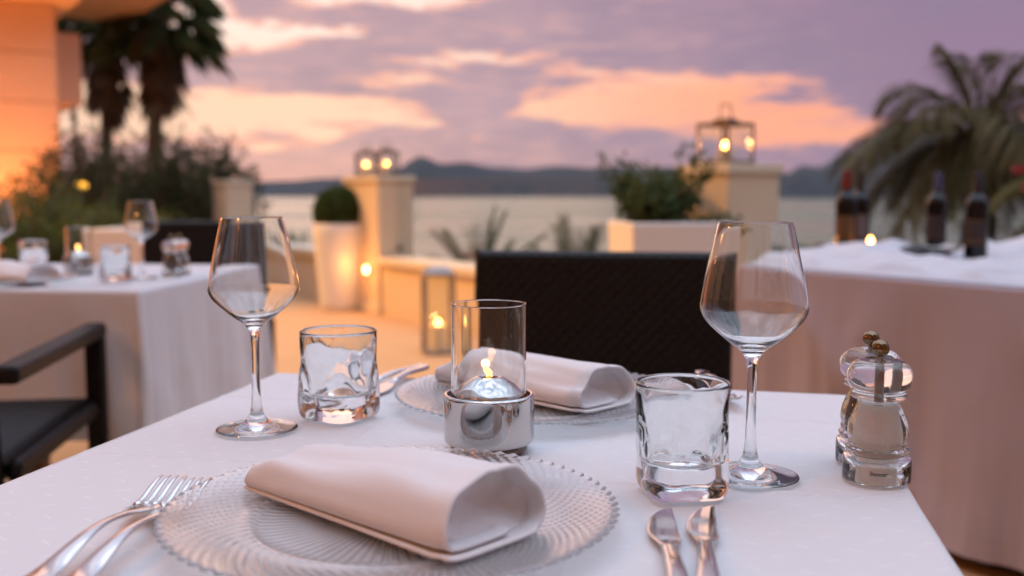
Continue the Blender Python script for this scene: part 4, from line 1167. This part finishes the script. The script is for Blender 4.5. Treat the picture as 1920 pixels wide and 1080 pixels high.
b = MB().lathe([(0, 0), (.035, .002), (.045, .014), (.036, .030), (.018, .036), (0, .037)], 24); b.v = [(x * 1.5, y, z + .003 * nz(x * 40, y * 40)) for x, y, z in b.v]
b.build('pouch_body', mat('black_leather', (.015, .015, .018), .5), pw)
MB().tube([(-.05, -.02, .022), (0, -.026, .034), (.05, -.02, .022)], .003, 6).build('strap', M_WICKER, pw)
def bottle(loc, capcol, label, body=None, rz=0, labcol=(.04, .02, .015), band=(.16, .08, .02)):
    e = empty('wine_bottle', loc, rz, label, 'bottle', 'wine bottles on the serving table')
    pr = spline([(.0355, .003), (.0375, .010), (.0378, .10), (.0378, .178), (.0368, .190), (.0310, .204), (.0220, .216), (.0162, .226), (.0148, .240), (.0145, .262)], 4)
    MB().lathe([(0, .006), (.030, .001)] + pr + [(.0145, .285), (.0, .285)], 40).build('glass', M_BOTTLE, e)
    MB().lathe([(.0152, .232), (.0149, .262), (.0149, .288), (.0160, .289), (.0160, .297), (.0150, .299), (0, .299), ], 32).build('capsule', mat('foil', capcol, .35, .3), e)
    arc = MB()
    def lab(z0, z1, r, a0, a1): return MB().grid(lambda u, v: (r * math.cos(lerp(a0, a1, u)), r * math.sin(lerp(a0, a1, u)), lerp(z0, z1, v)), 18, 2)
    L = lab(.045, .135, .0382, -2.9, -1.1).build('paper_label', mat('label_paper', labcol, .7), e)
    for z0, z1 in ((.128, .131), (.060, .063), (.049, .0515)): lab(z0, z1, .0385, -2.85, -1.15).build('label_band', mat('label_gold', band, .5, .3), L)
    return e
bottle((1.224, 3.72, .7695), (.16, .012, .010), 'dark wine bottle with a red capsule on the tray', labcol=(.10, .045, .012))
bottle((1.345, 3.93, .768), (.03, .025, .03), 'dark wine bottle with black capsule directly behind the red-capped bottle', labcol=(.14, .11, .12))
bottle((1.63, 3.90, .765), (.06, .06, .14), 'dark wine bottle with a blue capsule', labcol=(.02, .01, .01), band=(.08, .03, .03))
bottle((1.602, 3.50, .762), (.025, .02, .025), 'dark wine bottle with gold-banded label nearest the rose bush', labcol=(.03, .015, .012))
vt = empty('votive_glass', (1.295, 3.66, .769), 0, 'small glass votive with lit candle on the tray', 'candle')
MB().lathe([(0, 0), (.028, 0), (.033, .075), (.031, .075), (.0265, .006), (0, .006)], 32).build('glass', M_PANE, vt, auto=40)
MB().lathe([(0, .0065), (.019, .0065), (.019, .038), (0, .037)], 20).build('candle', M_WAX, vt, auto=40)
f = flame_mb(.024, .008).build('flame', M_FLAME, vt); f.location = (0, 0, .037)
candle_light((0, 0, .045), .15, vt, .006)

# ------------------------------------------------------------------ sea haze
hz = bpy.data.materials.new('evening_haze'); hz.use_nodes = True; nt = hz.node_tree
nt.nodes.remove(nt.nodes['Principled BSDF'])
pv = nt.nodes.new('ShaderNodeVolumePrincipled'); pv.inputs['Color'].default_value = (.92, .92, 1.0, 1); pv.inputs['Density'].default_value = 2.2e-5
nt.links.new(pv.outputs[0], nt.nodes['Material Output'].inputs['Volume'])
b = MB().box((0, 0, 0), (19000, 19000, 640)); o = b.build('haze', hz, smooth=False, loc=(0, 0, 310))
setp(o, 'thin evening haze over the bay', 'haze', kind='stuff')
